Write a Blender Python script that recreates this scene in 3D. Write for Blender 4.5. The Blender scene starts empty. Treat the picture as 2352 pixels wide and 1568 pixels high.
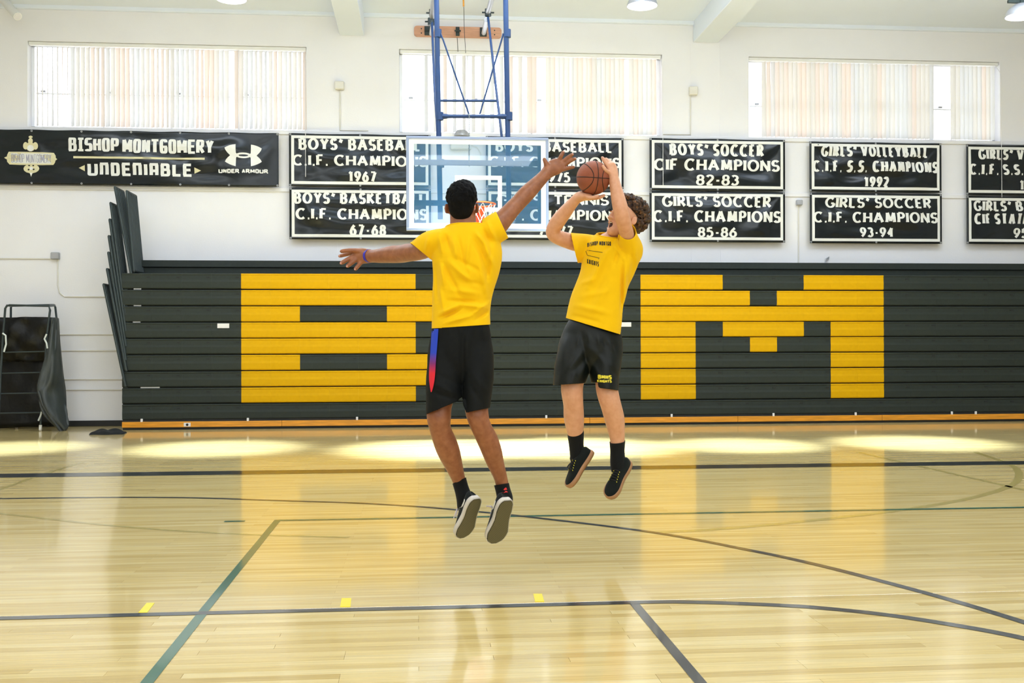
import bpy, math, random
import numpy as np
from mathutils import Vector, Matrix
from mathutils.bvhtree import BVHTree

# ------------------------------------------------------------------ camera
F_PX, CAM_H = 2415.0, 1.26
YAW, ROLL, PITCH = math.radians(5.11), 0.003, 7.0/2415.0
_f0 = Vector((math.sin(YAW), math.cos(YAW), 0)); _r0 = Vector((math.cos(YAW), -math.sin(YAW), 0)); _u0 = Vector((0, 0, 1))
FW = (_f0*math.cos(PITCH) + _u0*math.sin(PITCH)).normalized()
_u1 = (_u0*math.cos(PITCH) - _f0*math.sin(PITCH)).normalized()
RT = (_r0*math.cos(ROLL) - _u1*math.sin(ROLL)).normalized()
UP = (_u1*math.cos(ROLL) + _r0*math.sin(ROLL)).normalized()
CO = Vector((0, 0, CAM_H))
sc = bpy.context.scene
cam = bpy.data.cameras.new('camera'); camo = bpy.data.objects.new('camera', cam)
sc.collection.objects.link(camo); sc.camera = camo
cam.sensor_width = 36.0; cam.lens = F_PX/2352*36.0; cam.clip_end = 200
camo.matrix_world = Matrix(((RT.x, UP.x, -FW.x, CO.x), (RT.y, UP.y, -FW.y, CO.y), (RT.z, UP.z, -FW.z, CO.z), (0, 0, 0, 1)))

def ray(px, py): return FW + RT*((px-1176)/F_PX) - UP*((py-784)/F_PX)
def P(px, py, d): return CO + ray(px, py)*d
def onY(px, py, Y):
    r = ray(px, py); return CO + r*(Y/r.y)
def onZ(px, py, Z=0.0):
    r = ray(px, py); return CO + r*((Z-CAM_H)/r.z)

# ------------------------------------------------------------------ exposure, sky, lights
sc.view_settings.view_transform = 'Standard'; sc.view_settings.look = 'None'
sc.view_settings.gamma = 1; sc.view_settings.use_curve_mapping = False
sc.view_settings.exposure = 0.0
w = bpy.data.worlds.new('sky'); sc.world = w; w.use_nodes = True
wn = w.node_tree.nodes['Background']; wn.inputs[0].default_value = (0.93, 0.96, 1.0, 1); wn.inputs[1].default_value = 5.0

WALL_Y, FRONT_Y, CEIL_Z = 17.0, 16.15, 6.57
def area(name, loc, rot, sx, sy, power, col=(1, 1, 1)):
    l = bpy.data.lights.new(name, 'AREA'); l.shape = 'RECTANGLE'; l.size = sx; l.size_y = sy; l.energy = power; l.color = col
    o = bpy.data.objects.new(name, l); o.location = loc; o.rotation_euler = rot; sc.collection.objects.link(o); return o
# rows of ceiling fixtures that run above and behind the frame, and daylight entering the windows behind the camera
for i, y in enumerate((13.2, 8.2, 3.0, -2.5)):
    for x in (-4.5, 1.5, 7.5):
        area('ceiling_light', (x, y, 6.42), (0, 0, 0), 3.4, 1.6, (68, 106, 106, 106)[i], (0.83, 0.905, 1.0))
for x in (-6.0, 0.0, 6.0):
    area('window_daylight', (x+1, -6.75, 4.4), (math.radians(75), 0, 0), 4.2, 2.2, 135, (0.85, 0.92, 1.0))
area('added_ceiling_fill', (2.0, 12.0, 5.3), (math.pi, 0, 0), 14, 0.8, 460, (0.66, 0.80, 1.0))  # added upward fill that brightens the ceiling; stands for no fixture of the hall
for px, py, e, a in ((15, 1029, 1000, 23), (495, 1029, 1200, 25), (1030, 1030, 1900, 30), (1310, 1027, 1900, 30), (1705, 1022, 1300, 23), (2110, 1017, 1400, 25)):  # added spots, aimed to make the bright pools on the far floor
    g = onZ(px, py)
    l = bpy.data.lights.new('added_floor_spot', 'SPOT'); l.energy = e*7.5; l.color = (0.72, 0.87, 1.0); l.spot_size = math.radians(a); l.spot_blend = 1.0; l.shadow_soft_size = 0.15
    o = bpy.data.objects.new('added_floor_spot', l); o.location = (g.x, g.y, 6.1); sc.collection.objects.link(o)

# ------------------------------------------------------------------ helpers
RNG = random.Random(7)
class NT:
    def __init__(s, name):
        s.m = bpy.data.materials.new(name); s.m.use_nodes = True; s.t = s.m.node_tree; s.n = s.t.nodes; s.l = s.t.links
        s.b = s.n['Principled BSDF']
    def new(s, t, **kw):
        n = s.n.new(t)
        for k, v in kw.items():
            if k.startswith('i_'): n.inputs[int(k[2:])].default_value = v
            else: setattr(n, k, v)
        return n
    def link(s, a, b): s.l.new(a, b)
def mat(name, col, rough=0.6, metal=0.0, spec=0.5, noise=0.0, nscale=8.0, bump=0.0, bscale=60.0, coat=0.0, stretch=None, trans=0.0):
    t = NT(name); b = t.b
    b.inputs['Base Color'].default_value = (*col, 1); b.inputs['Roughness'].default_value = rough
    b.inputs['Metallic'].default_value = metal; b.inputs['Specular IOR Level'].default_value = spec
    if coat: b.inputs['Coat Weight'].default_value = coat; b.inputs['Coat Roughness'].default_value = 0.08
    g = t.new('ShaderNodeNewGeometry'); src = g.outputs['Position']
    if stretch:
        mp = t.new('ShaderNodeMapping'); mp.inputs['Scale'].default_value = stretch; t.link(src, mp.inputs['Vector']); src = mp.outputs['Vector']
    n = t.new('ShaderNodeTexNoise'); n.inputs['Scale'].default_value = nscale; n.inputs['Detail'].default_value = 4; t.link(src, n.inputs['Vector'])
    r = t.new('ShaderNodeValToRGB'); a = max(noise, 0.015)
    r.color_ramp.elements[0].position = 0.3; r.color_ramp.elements[1].position = 0.7
    r.color_ramp.elements[0].color = (*[c*(1-a) for c in col], 1); r.color_ramp.elements[1].color = (*[min(1, c*(1+a)) for c in col], 1)
    t.link(n.outputs['Fac'], r.inputs['Fac']); t.link(r.outputs['Color'], b.inputs['Base Color'])
    if bump:
        n2 = t.new('ShaderNodeTexNoise'); n2.inputs['Scale'].default_value = bscale; n2.inputs['Detail'].default_value = 3; t.link(src, n2.inputs['Vector'])
        bp = t.new('ShaderNodeBump'); bp.inputs['Strength'].default_value = bump; bp.inputs['Distance'].default_value = 0.01
        t.link(n2.outputs['Fac'], bp.inputs['Height']); t.link(bp.outputs['Normal'], b.inputs['Normal'])
    return t.m

def S(c):  # sRGB 0-255 to linear
    return tuple((x/255/12.92) if x <= 10 else ((x/255+0.055)/1.055)**2.4 for x in c)

def base_of(V):
    a = np.asarray(V, dtype=float); lo = a.min(0); hi = a.max(0)
    return Vector(((lo[0]+hi[0])/2, (lo[1]+hi[1])/2, lo[2]))
def mesh(name, V, Fc, mats, smooth=False, mi=None):
    me = bpy.data.meshes.new(name)
    me.from_pydata([tuple(v) for v in V] if not isinstance(V, np.ndarray) else V.tolist(), [], Fc if not isinstance(Fc, np.ndarray) else Fc.tolist())
    for m in (mats if isinstance(mats, (list, tuple)) else [mats]): me.materials.append(m)
    if mi is not None: me.polygons.foreach_set('material_index', mi)
    if smooth: me.polygons.foreach_set('use_smooth', [True]*len(me.polygons))
    me.update(); return me
def world_loc(o):
    v = Vector(o.location)
    while o.parent: o = o.parent; v = v + o.location
    return v
def link(name, me, parent=None, loc=(0, 0, 0)):
    o = bpy.data.objects.new(name, me); o.location = loc; o.parent = parent; sc.collection.objects.link(o); return o
def obj(name, V, Fc, mats, parent=None, smooth=False, mi=None):
    """one mesh object from world coordinates; its origin is the middle of its foot"""
    b = base_of(V); V = np.asarray(V, dtype=float) - np.array(b)
    me = mesh(name, V, Fc, mats, smooth, mi)
    return link(name, me, parent, b - (world_loc(parent) if parent else Vector()))
def tag(o, label=None, cat=None, group=None, kind=None):
    if label: o['label'] = label
    if cat: o['category'] = cat
    if group: o['group'] = group
    if kind: o['kind'] = kind
    return o
def thing(name, loc, label, cat, group=None):
    e = bpy.data.objects.new(name, None); e.location = loc; e.empty_display_size = 0.2; sc.collection.objects.link(e)
    return tag(e, label, cat, group)
def copy_tree(o, parent=None):
    c = o.copy(); sc.collection.objects.link(c); c.parent = parent
    for ch in o.children: copy_tree(ch, c)
    return c

class MB:
    def __init__(s): s.V = []; s.F = []; s.mi = []; s.cur = 0
    def add(s, V, Fc):
        n = len(s.V); s.V += [tuple(float(q) for q in v) for v in V]; s.F += [tuple(i+n for i in f) for f in Fc]; s.mi += [s.cur]*len(Fc); return s
    def box(s, lo, hi, bev=0.0):
        x0, y0, z0 = lo; x1, y1, z1 = hi
        if bev <= 0:
            return s.add([(x0,y0,z0),(x1,y0,z0),(x1,y1,z0),(x0,y1,z0),(x0,y0,z1),(x1,y0,z1),(x1,y1,z1),(x0,y1,z1)],
                     [(0,3,2,1),(4,5,6,7),(0,1,5,4),(1,2,6,5),(2,3,7,6),(3,0,4,7)])
        b = bev; V = []; Fc = []
        ring = lambda z, i: [(x0+i,y0+b,z),(x0+b,y0+i,z),(x1-b,y0+i,z),(x1-i,y0+b,z),(x1-i,y1-b,z),(x1-b,y1-i,z),(x0+b,y1-i,z),(x0+i,y1-b,z)]
        V = ring(z0, b*0.8) + ring(z0+b, 0) + ring(z1-b, 0) + ring(z1, b*0.8)
        for k in range(3):
            for i in range(8):
                j = (i+1) % 8; Fc.append((k*8+i, k*8+j, (k+1)*8+j, (k+1)*8+i))
        Fc.append(tuple(range(7, -1, -1))); Fc.append(tuple(range(24, 32)))
        return s.add(V, Fc)
    def tube(s, pts, r, n=8, closed=False, cap=True):
        pts = [Vector(p) for p in pts]; m = len(pts); rr = r if isinstance(r, (list, tuple)) else [r]*m
        V = []; Fc = []; prev = None
        for i, p in enumerate(pts):
            a = pts[i-1] if (i > 0 or closed) else p; b = pts[(i+1) % m] if (i < m-1 or closed) else p
            d = (b-a).normalized()
            if prev is None:
                ref = Vector((0, 0, 1)) if abs(d.z) < 0.9 else Vector((1, 0, 0)); u = d.cross(ref).normalized()
            else: u = (prev - d*prev.dot(d)).normalized()
            prev = u; v = d.cross(u)
            for k in range(n):
                t = 2*math.pi*k/n; V.append(p + (u*math.cos(t) + v*math.sin(t))*rr[i])
        for i in range(m if closed else m-1):
            j = (i+1) % m
            for k in range(n):
                l = (k+1) % n; Fc.append((i*n+k, i*n+l, j*n+l, j*n+k))
        if cap and not closed:
            Fc.append(tuple(range(n-1, -1, -1))); Fc.append(tuple((m-1)*n+k for k in range(n)))
        return s.add(V, Fc)
    def lathe(s, c, prof, n=24, axis=None):
        c = Vector(c); ax = Vector((0, 0, 1) if axis is None else tuple(axis)).normalized()
        ref = Vector((1, 0, 0)) if abs(ax.x) < 0.9 else Vector((0, 1, 0)); u = ax.cross(ref).normalized(); v = ax.cross(u)
        V = []; Fc = []
        for r, z in prof:
            for k in range(n):
                t = 2*math.pi*k/n; V.append(c + ax*z + (u*math.cos(t)+v*math.sin(t))*max(r, 1e-5))
        for i in range(len(prof)-1):
            for k in range(n):
                l = (k+1) % n; Fc.append((i*n+k, i*n+l, (i+1)*n+l, (i+1)*n+k))
        return s.add(V, Fc)
    def prism(s, poly, ax0, ax1):
        """poly: list of points (Vector), extruded by vector from ax0 offset to ax1 offset"""
        n = len(poly); A = [Vector(p)+Vector(ax0) for p in poly]; B = [Vector(p)+Vector(ax1) for p in poly]
        Fc = [tuple(range(n-1, -1, -1)), tuple(range(n, 2*n))] + [(i, (i+1) % n, n+(i+1) % n, n+i) for i in range(n)]
        return s.add(A+B, Fc)
    def obj(s, name, mats, parent=None, smooth=False):
        o = obj(name, s.V, s.F, mats, parent, smooth, s.mi if isinstance(mats, (list, tuple)) else None)
        if smooth == 'auto': pass
        return o
def autosmooth(o, deg=35):
    me = o.data
    me.polygons.foreach_set('use_smooth', [True]*len(me.polygons))
    try: me.set_sharp_from_angle(angle=math.radians(deg))
    except Exception: pass
    return o
def crom(pts, k):
    """Catmull-Rom through rows of numbers"""
    P_ = np.array(pts, dtype=float); n = len(P_); out = []
    for i in range(n-1):
        p0 = P_[max(i-1, 0)]; p1 = P_[i]; p2 = P_[i+1]; p3 = P_[min(i+2, n-1)]
        for j in range(k):
            t = j/k
            out.append(0.5*((2*p1)+(-p0+p2)*t+(2*p0-5*p1+4*p2-p3)*t*t+(-p0+3*p1-3*p2+p3)*t**3))
    out.append(P_[-1]); return np.array(out)

# ------------------------------------------------------------------ lettering: stroke glyphs
def _arc(cx, cy, rx, ry, a0, a1, n=14, sq=2.0):
    out = []
    for i in range(n+1):
        a = math.radians(a0+(a1-a0)*i/n); c, s_ = math.cos(a), math.sin(a); e = 2.0/sq
        out.append((cx+rx*math.copysign(abs(c)**e, c), cy+ry*math.copysign(abs(s_)**e, s_)))
    return out
def glyph(ch, q):
    """q: squareness of the bowls; returns (width, strokes)"""
    A = lambda cx, cy, rx, ry, a0, a1, n=14: _arc(cx, cy, rx, ry, a0, a1, n, q)
    r = q > 2.5
    if ch == ' ': return 0.35, []
    if ch == 'A': return (0.5 if r else 0.78), ([[(0, 0), (.39, 1)], [(.39, 1), (.78, 0)], [(.14, .33), (.64, .33)]] if not r else [[(0, 0), (.25, 1)], [(.25, 1), (.5, 0)], [(.1, .28), (.4, .28)]])
    if ch == 'B': return 0.56, [[(0, 0), (0, 1)], [(0, 1), (.25, 1)]+A(.25, .76, .25, .24, 90, -90)+[(0, .52)], [(0, .52), (.27, .52)]+A(.27, .26, .29, .26, 90, -90)+[(0, 0)]]
    if ch == 'C': return (0.5 if r else 0.74), [A(.42, .5, .42, .5, 48, 312, 26)] if not r else [A(.25, .5, .25, .5, 20, 340, 40)]
    if ch == 'D': return (0.5 if r else 0.72), [[(0, 0), (0, 1)], [(0, 1), (.2, 1)]+A(.2, .5, .3, .5, 90, -90, 30)+[(0, 0)]] if r else [[(0, 0), (0, 1)], [(0, 1), (.25, 1)]+A(.25, .5, .47, .5, 90, -90)+[(0, 0)]]
    if ch == 'E': return 0.48, [[(0, 0), (0, 1)], [(0, 1), (.46, 1)], [(0, .52), (.4, .52)], [(0, 0), (.48, 0)]]
    if ch == 'F': return 0.46, [[(0, 0), (0, 1)], [(0, 1), (.46, 1)], [(0, .5), (.38, .5)]]
    if ch == 'G': return (0.5 if r else 0.76), [A(.42, .5, .42, .5, 48, 330, 26)+[(.76, .42)], [(.5, .42), (.78, .42)]] if not r else [A(.25, .5, .25, .5, 20, 340, 40)+[(.5, .45)], [(.28, .45), (.5, .45)]]
    if ch == 'H': return (0.5 if r else 0.66), [[(0, 0), (0, 1)], [(.5, 0), (.5, 1)], [(0, .5), (.5, .5)]] if r else [[(0, 0), (0, 1)], [(.66, 0), (.66, 1)], [(0, .5), (.66, .5)]]
    if ch == 'I': return (0.0, [[(0, 0), (0, 1)]]) if q != 5.01 else (0.34, [[(.17, 0), (.17, 1)], [(0, 1), (.34, 1)], [(0, 0), (.34, 0)]])
    if ch == 'K': return 0.62, [[(0, 0), (0, 1)], [(.56, 1), (.05, .5)], [(.14, .55), (.64, 0)]]
    if ch == 'L': return 0.46, [[(0, 1), (0, 0)], [(0, 0), (.46, 0)]]
    if ch == 'M': return (0.7 if r else 0.86), [[(.05, 0), (.12, 1)], [(.12, 1), (.43, .12)], [(.43, .12), (.74, 1)], [(.74, 1), (.81, 0)]] if not r else [[(0, 0), (0, 1)], [(0, 1), (.35, .2)], [(.35, .2), (.7, 1)], [(.7, 1), (.7, 0)]]
    if ch == 'N': return (0.52 if r else 0.66), [[(0, 0), (0, 1)], [(0, 1), (.52, 0)], [(.52, 0), (.52, 1)]] if r else [[(0, 0), (0, 1)], [(0, 1), (.66, 0)], [(.66, 0), (.66, 1)]]
    if ch == 'O': return (0.5 if r else 0.84), [A(.42, .5, .42, .5, 0, 360, 32)] if not r else [A(.25, .5, .25, .5, 0, 360, 44)]
    if ch == 'P': return 0.52, [[(0, 0), (0, 1)], [(0, 1), (.25, 1)]+A(.25, .73, .27, .27, 90, -90)+[(0, .46)]]
    if ch == 'R': return 0.58, [[(0, 0), (0, 1)], [(0, 1), (.25, 1)]+A(.25, .75, .26, .25, 90, -90)+[(0, .5)], [(.22, .5), (.6, 0)]]
    if ch == 'S': return 0.48, [A(.24, .75, .24, .25, 25, 270, 18)+A(.24, .26, .26, .26, 90, -155, 18)[1:]]
    if ch == 'T': return (0.5 if r else 0.62), [[(.25, 0), (.25, 1)], [(0, 1), (.5, 1)]] if r else [[(.31, 0), (.31, 1)], [(0, 1), (.62, 1)]]
    if ch == 'U': return 0.62, [[(0, 1), (0, .3)]+A(.31, .3, .31, .3, 180, 360, 16)+[(.62, 1)]]
    if ch == 'V': return 0.74, [[(0, 1), (.37, 0)], [(.37, 0), (.74, 1)]]
    if ch == 'Y': return (0.54 if r else 0.68), [[(0, 1), (.27, .45)], [(.54, 1), (.27, .45)], [(.27, .5), (.27, 0)]] if r else [[(0, 1), (.34, .48)], [(.68, 1), (.34, .48)], [(.34, .5), (.34, 0)]]
    if ch == "'": return 0.16, [[(.16, 1.0), (.02, .68)]]
    if ch == '.': return 0.04, [[(-.06, .0), (.10, .0)]]
    if ch == '-': return 0.26, [[(0, .42), (.26, .42)]]
    if ch == '1': return 0.3, [[(.2, 0), (.2, 1)], [(.2, 1), (0, .78)]]
    if ch == '2': return 0.5, [A(.24, .73, .24, .27, 160, -30, 14)+[(.02, 0)], [(0, 0), (.5, 0)]]
    if ch == '3': return 0.48, [A(.22, .76, .23, .24, 150, -90, 14), A(.22, .27, .26, .27, 90, -150, 14)]
    if ch == '4': return 0.54, [[(.4, 0), (.4, 1)], [(.4, 1), (0, .3)], [(0, .3), (.54, .3)]]
    if ch == '5': return 0.5, [[(.44, 1), (.08, 1)], [(.08, 1), (.05, .55)]+A(.2, .32, .28, .32, 110, -145, 18)]
    if ch == '6': return 0.52, [A(.26, .3, .26, .3, 0, 360, 24), [(.42, 1), (.16, .72), (.02, .42), (0, .28)]]
    if ch == '7': return 0.5, [[(0, 1), (.5, 1)], [(.5, 1), (.17, 0)]]
    if ch == '8': return 0.5, [A(.25, .76, .21, .24, 0, 360, 22), A(.25, .27, .25, .27, 0, 360, 24)]
    if ch == '9': return 0.52, [A(.26, .7, .26, .3, 0, 360, 24), [(.1, 0), (.36, .28), (.5, .58), (.52, .72)]]
    if ch == 'n': return 0.5, [[(0, 0), (0, .98)], [(0, 1), (.5, 1)], [(.5, .98), (.5, 0)]]      # squared capital N of the block face
    if ch == 'a': return 0.5, [[(0, 0), (0, 1)], [(0, 1), (.5, 1)], [(.5, 1), (.5, 0)], [(0, .4), (.5, .4)]]
    if ch == 'i': return 0.0, [[(0, 0), (0, 1)]]
    return 0.4, [[(0, 0), (.4, 0)]]
WORD = []     # word number of each face of the last line of lettering
def by_word(V, Fc):
    out = []
    for k in sorted(set(WORD)):
        f = [q for q, w_ in zip(Fc, WORD) if w_ == k]; us = sorted({i for q in f for i in q}); mp = {u: n for n, u in enumerate(us)}; out.append(([V[u] for u in us], [tuple(mp[i] for i in q) for q in f]))
    return out
def text2d(txt, x0, x1, z0, z1, tv=0.17, th=0.11, gap=0.2, q=2.0, flare=0.13):
    """quads in the plane for one line of lettering that fills the given box; tv / th: widths of upright and level strokes"""
    H = z1-z0; gl = [glyph(c, q) for c in txt]; sw = sum(g[0] for g in gl); nn = sum(1 for c in txt if c != ' ')
    fix = H*(tv*nn + gap*(len(txt)-1)); sx = max(0.15*H, (x1-x0-fix)/max(sw, 0.1)); pen = 0.0; items = []; V = []; Fc = []; wid = 0; WORD.clear()
    for c, (wd, st) in zip(txt, gl):
        wid += c == ' '; items.append((pen, st, wid)); pen += wd*sx + ((tv*H) if c != ' ' else 0) + gap*H
    kx = (x1-x0)/(pen-gap*H)
    for off, st, wi_ in items:
        for s_ in st:
            pts = []
            for i in range(len(s_)-1):
                a, b = s_[i], s_[i+1]; L = math.hypot(b[0]-a[0], b[1]-a[1]); n = max(1, int(L/0.24))
                for j in range(n): pts.append((a[0]+(b[0]-a[0])*j/n, a[1]+(b[1]-a[1])*j/n))
            pts.append(s_[-1]); m = len(pts); closed = math.hypot(pts[0][0]-pts[-1][0], pts[0][1]-pts[-1][1]) < 1e-3
            base = len(V)
            # to final space first so that stroke widths survive the fit
            Q = [(x0 + (off + p[0]*sx + tv*H/2)*kx, z0 + (th/2 + p[1]*(1-th))*H) for p in pts]
            for i, p in enumerate(Q):
                a = Q[i-1] if i > 0 else (Q[-2] if closed else p); b = Q[i+1] if i < m-1 else (Q[1] if closed else p)
                dx, dy = b[0]-a[0], b[1]-a[1]; L = math.hypot(dx, dy) or 1; dx /= L; dy /= L
                ww = H*(th + (tv*min(kx, 1.2)-th)*abs(dy)**1.3)
                if flare and not closed:
                    e = min(i, m-1-i)/max(1, m-1); ww *= 1 + flare*max(0, 1-e*4)
                ex = 0.0
                if not closed and (i == 0 or i == m-1) and q > 2.5: ex = (th*H/2 if abs(dx) > abs(dy) else 0)*(1 if i else -1)
                V.append((p[0]+dx*ex-dy*ww/2, p[1]+dy*ex+dx*ww/2)); V.append((p[0]+dx*ex+dy*ww/2, p[1]+dy*ex-dx*ww/2))
            for i in range(m-1): Fc.append((base+2*i, base+2*i+1, base+2*i+3, base+2*i+2)); WORD.append(wi_)
    return V, Fc
# ------------------------------------------------------------------ materials
M = {}
M['wall'] = mat('wall_paint', S((240, 239, 241)), 0.75, noise=0.015, nscale=1.5, bump=0.12, bscale=45)
M['ceil'] = mat('ceiling_paint', S((234, 241, 252)), 0.8, noise=0.01, nscale=1.0, bump=0.05, bscale=40)
M['trimw'] = mat('white_trim', S((238, 238, 234)), 0.55, noise=0.02)
M['black'] = mat('black_rubber', S((24, 26, 27)), 0.5, noise=0.1)
M['conduit'] = mat('painted_conduit', S((226, 223, 214)), 0.5)
M['frame'] = mat('window_metal', S((244, 246, 250)), 0.4, metal=0.2)
M['seatd'] = mat('charcoal_plastic', S((41, 48, 44)), 0.55, spec=0.3, noise=0.07, nscale=30, bump=0.12, bscale=220)
M['seaty'] = mat('yellow_plastic', S((216, 165, 0)), 0.55, spec=0.15, noise=0.025, nscale=20, bump=0.08, bscale=220)
M['slot'] = mat('dark_slot', S((22, 24, 25)), 0.7)
M['steel'] = mat('black_steel', S((52, 62, 64)), 0.45, metal=0.3, noise=0.08)
M['oak'] = mat('varnished_oak', S((222, 148, 34)), 0.35, noise=0.22, nscale=6, stretch=(0.6, 4, 9), coat=0.3)
M['label'] = mat('white_label', S((232, 230, 230)), 0.5)
M['galv'] = mat('galvanised_steel', S((176, 178, 184)), 0.4, metal=0.5, noise=0.06)
M['blue'] = mat('blue_steel', S((22, 62, 112)), 0.4, noise=0.08, spec=0.6)
M['bframe'] = mat('backboard_frame', S((150, 162, 186)), 0.4, metal=0.3, noise=0.03)
M['bband'] = mat('backboard_white_band', S((238, 241, 246)), 0.35)
M['angle'] = mat('grey_green_angle_steel', S((34, 50, 46)), 0.45, metal=0.2, noise=0.08)
M['plank'] = mat('salmon_wood_plank', S((208, 158, 132)), 0.6, noise=0.12, nscale=5, stretch=(1, 4, 8))
M['orange'] = mat('orange_rim', S((232, 82, 14)), 0.35, noise=0.05)
M['net'] = mat('white_net_cord', S((240, 236, 232)), 0.8)
M['rope'] = mat('grey_rope', S((130, 140, 138)), 0.8)
M['vinyl'] = mat('black_vinyl', S((15, 24, 29)), 0.2, noise=0.12, nscale=3, bump=0.22, bscale=7, spec=0.45)
M['vcover'] = mat('black_cover', S((7, 9, 10)), 0.38, noise=0.15, nscale=5, bump=0.5, bscale=12, spec=0.3)
M['gcover'] = mat('grey_black_cover', S((48, 54, 52)), 0.45, noise=0.15, nscale=5, bump=0.4, bscale=9, spec=0.6)
M['ink'] = mat('banner_white', S((236, 236, 230)), 0.5)
M['cream'] = mat('banner_cream', S((222, 214, 172)), 0.5)
M['lilac'] = mat('banner_lilac', S((150, 150, 175)), 0.5)
M['cloth'] = mat('black_cloth', S((20, 24, 25)), 0.9, noise=0.1)
M['strap'] = mat('white_strap', S((214, 220, 216)), 0.7)
M['tape'] = mat('yellow_floor_tape', S((250, 226, 30)), 0.4, coat=0.3)
def translucent(name, col, fac):
    t = NT(name); out = t.n['Material Output']; t.b.inputs['Base Color'].default_value = (*col, 1); t.b.inputs['Roughness'].default_value = 0.6
    tr = t.new('ShaderNodeBsdfTranslucent'); tr.inputs['Color'].default_value = (*col, 1); mx = t.new('ShaderNodeMixShader'); mx.inputs[0].default_value = fac
    t.link(t.b.outputs[0], mx.inputs[1]); t.link(tr.outputs[0], mx.inputs[2]); t.link(mx.outputs[0], out.inputs['Surface']); return t.m
M['vane0'] = translucent('blind_fabric', S((232, 228, 220)), 0.25)
M['vane1'] = translucent('blind_fabric_warm', S((238, 224, 212)), 0.25)  # warm tint paints in reddish light coming through from outside
M['vane2'] = translucent('blind_fabric_cool', S((228, 228, 226)), 0.25)
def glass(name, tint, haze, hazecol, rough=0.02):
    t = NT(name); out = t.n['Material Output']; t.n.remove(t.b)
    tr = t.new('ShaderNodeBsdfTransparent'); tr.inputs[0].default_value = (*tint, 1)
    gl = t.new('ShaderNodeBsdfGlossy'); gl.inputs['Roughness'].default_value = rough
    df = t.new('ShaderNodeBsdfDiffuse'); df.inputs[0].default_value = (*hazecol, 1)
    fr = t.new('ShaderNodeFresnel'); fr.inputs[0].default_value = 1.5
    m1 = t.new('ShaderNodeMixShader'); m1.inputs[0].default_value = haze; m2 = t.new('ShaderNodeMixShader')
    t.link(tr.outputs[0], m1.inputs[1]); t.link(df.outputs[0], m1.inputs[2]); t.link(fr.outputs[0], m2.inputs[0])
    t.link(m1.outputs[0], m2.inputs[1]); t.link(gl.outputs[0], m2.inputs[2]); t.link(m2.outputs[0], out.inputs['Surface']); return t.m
M['pane'] = glass('window_glass', (0.97, 0.98, 1.0), 0.02, (0.9, 0.9, 0.95))
M['bglass'] = glass('backboard_glass', (0.95, 0.98, 1.0), 0.15, (0.12, 0.52, 1.0))  # blue haze colour paints in the sky reflected by the glass
def emit(name, col, s):
    t = NT(name); t.b.inputs['Base Color'].default_value = (*col, 1); t.b.inputs['Emission Color'].default_value = (*col, 1); t.b.inputs['Emission Strength'].default_value = s; return t.m
M['lens'] = emit('lamp_lens', (1, 0.99, 0.97), 4.0)

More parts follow.
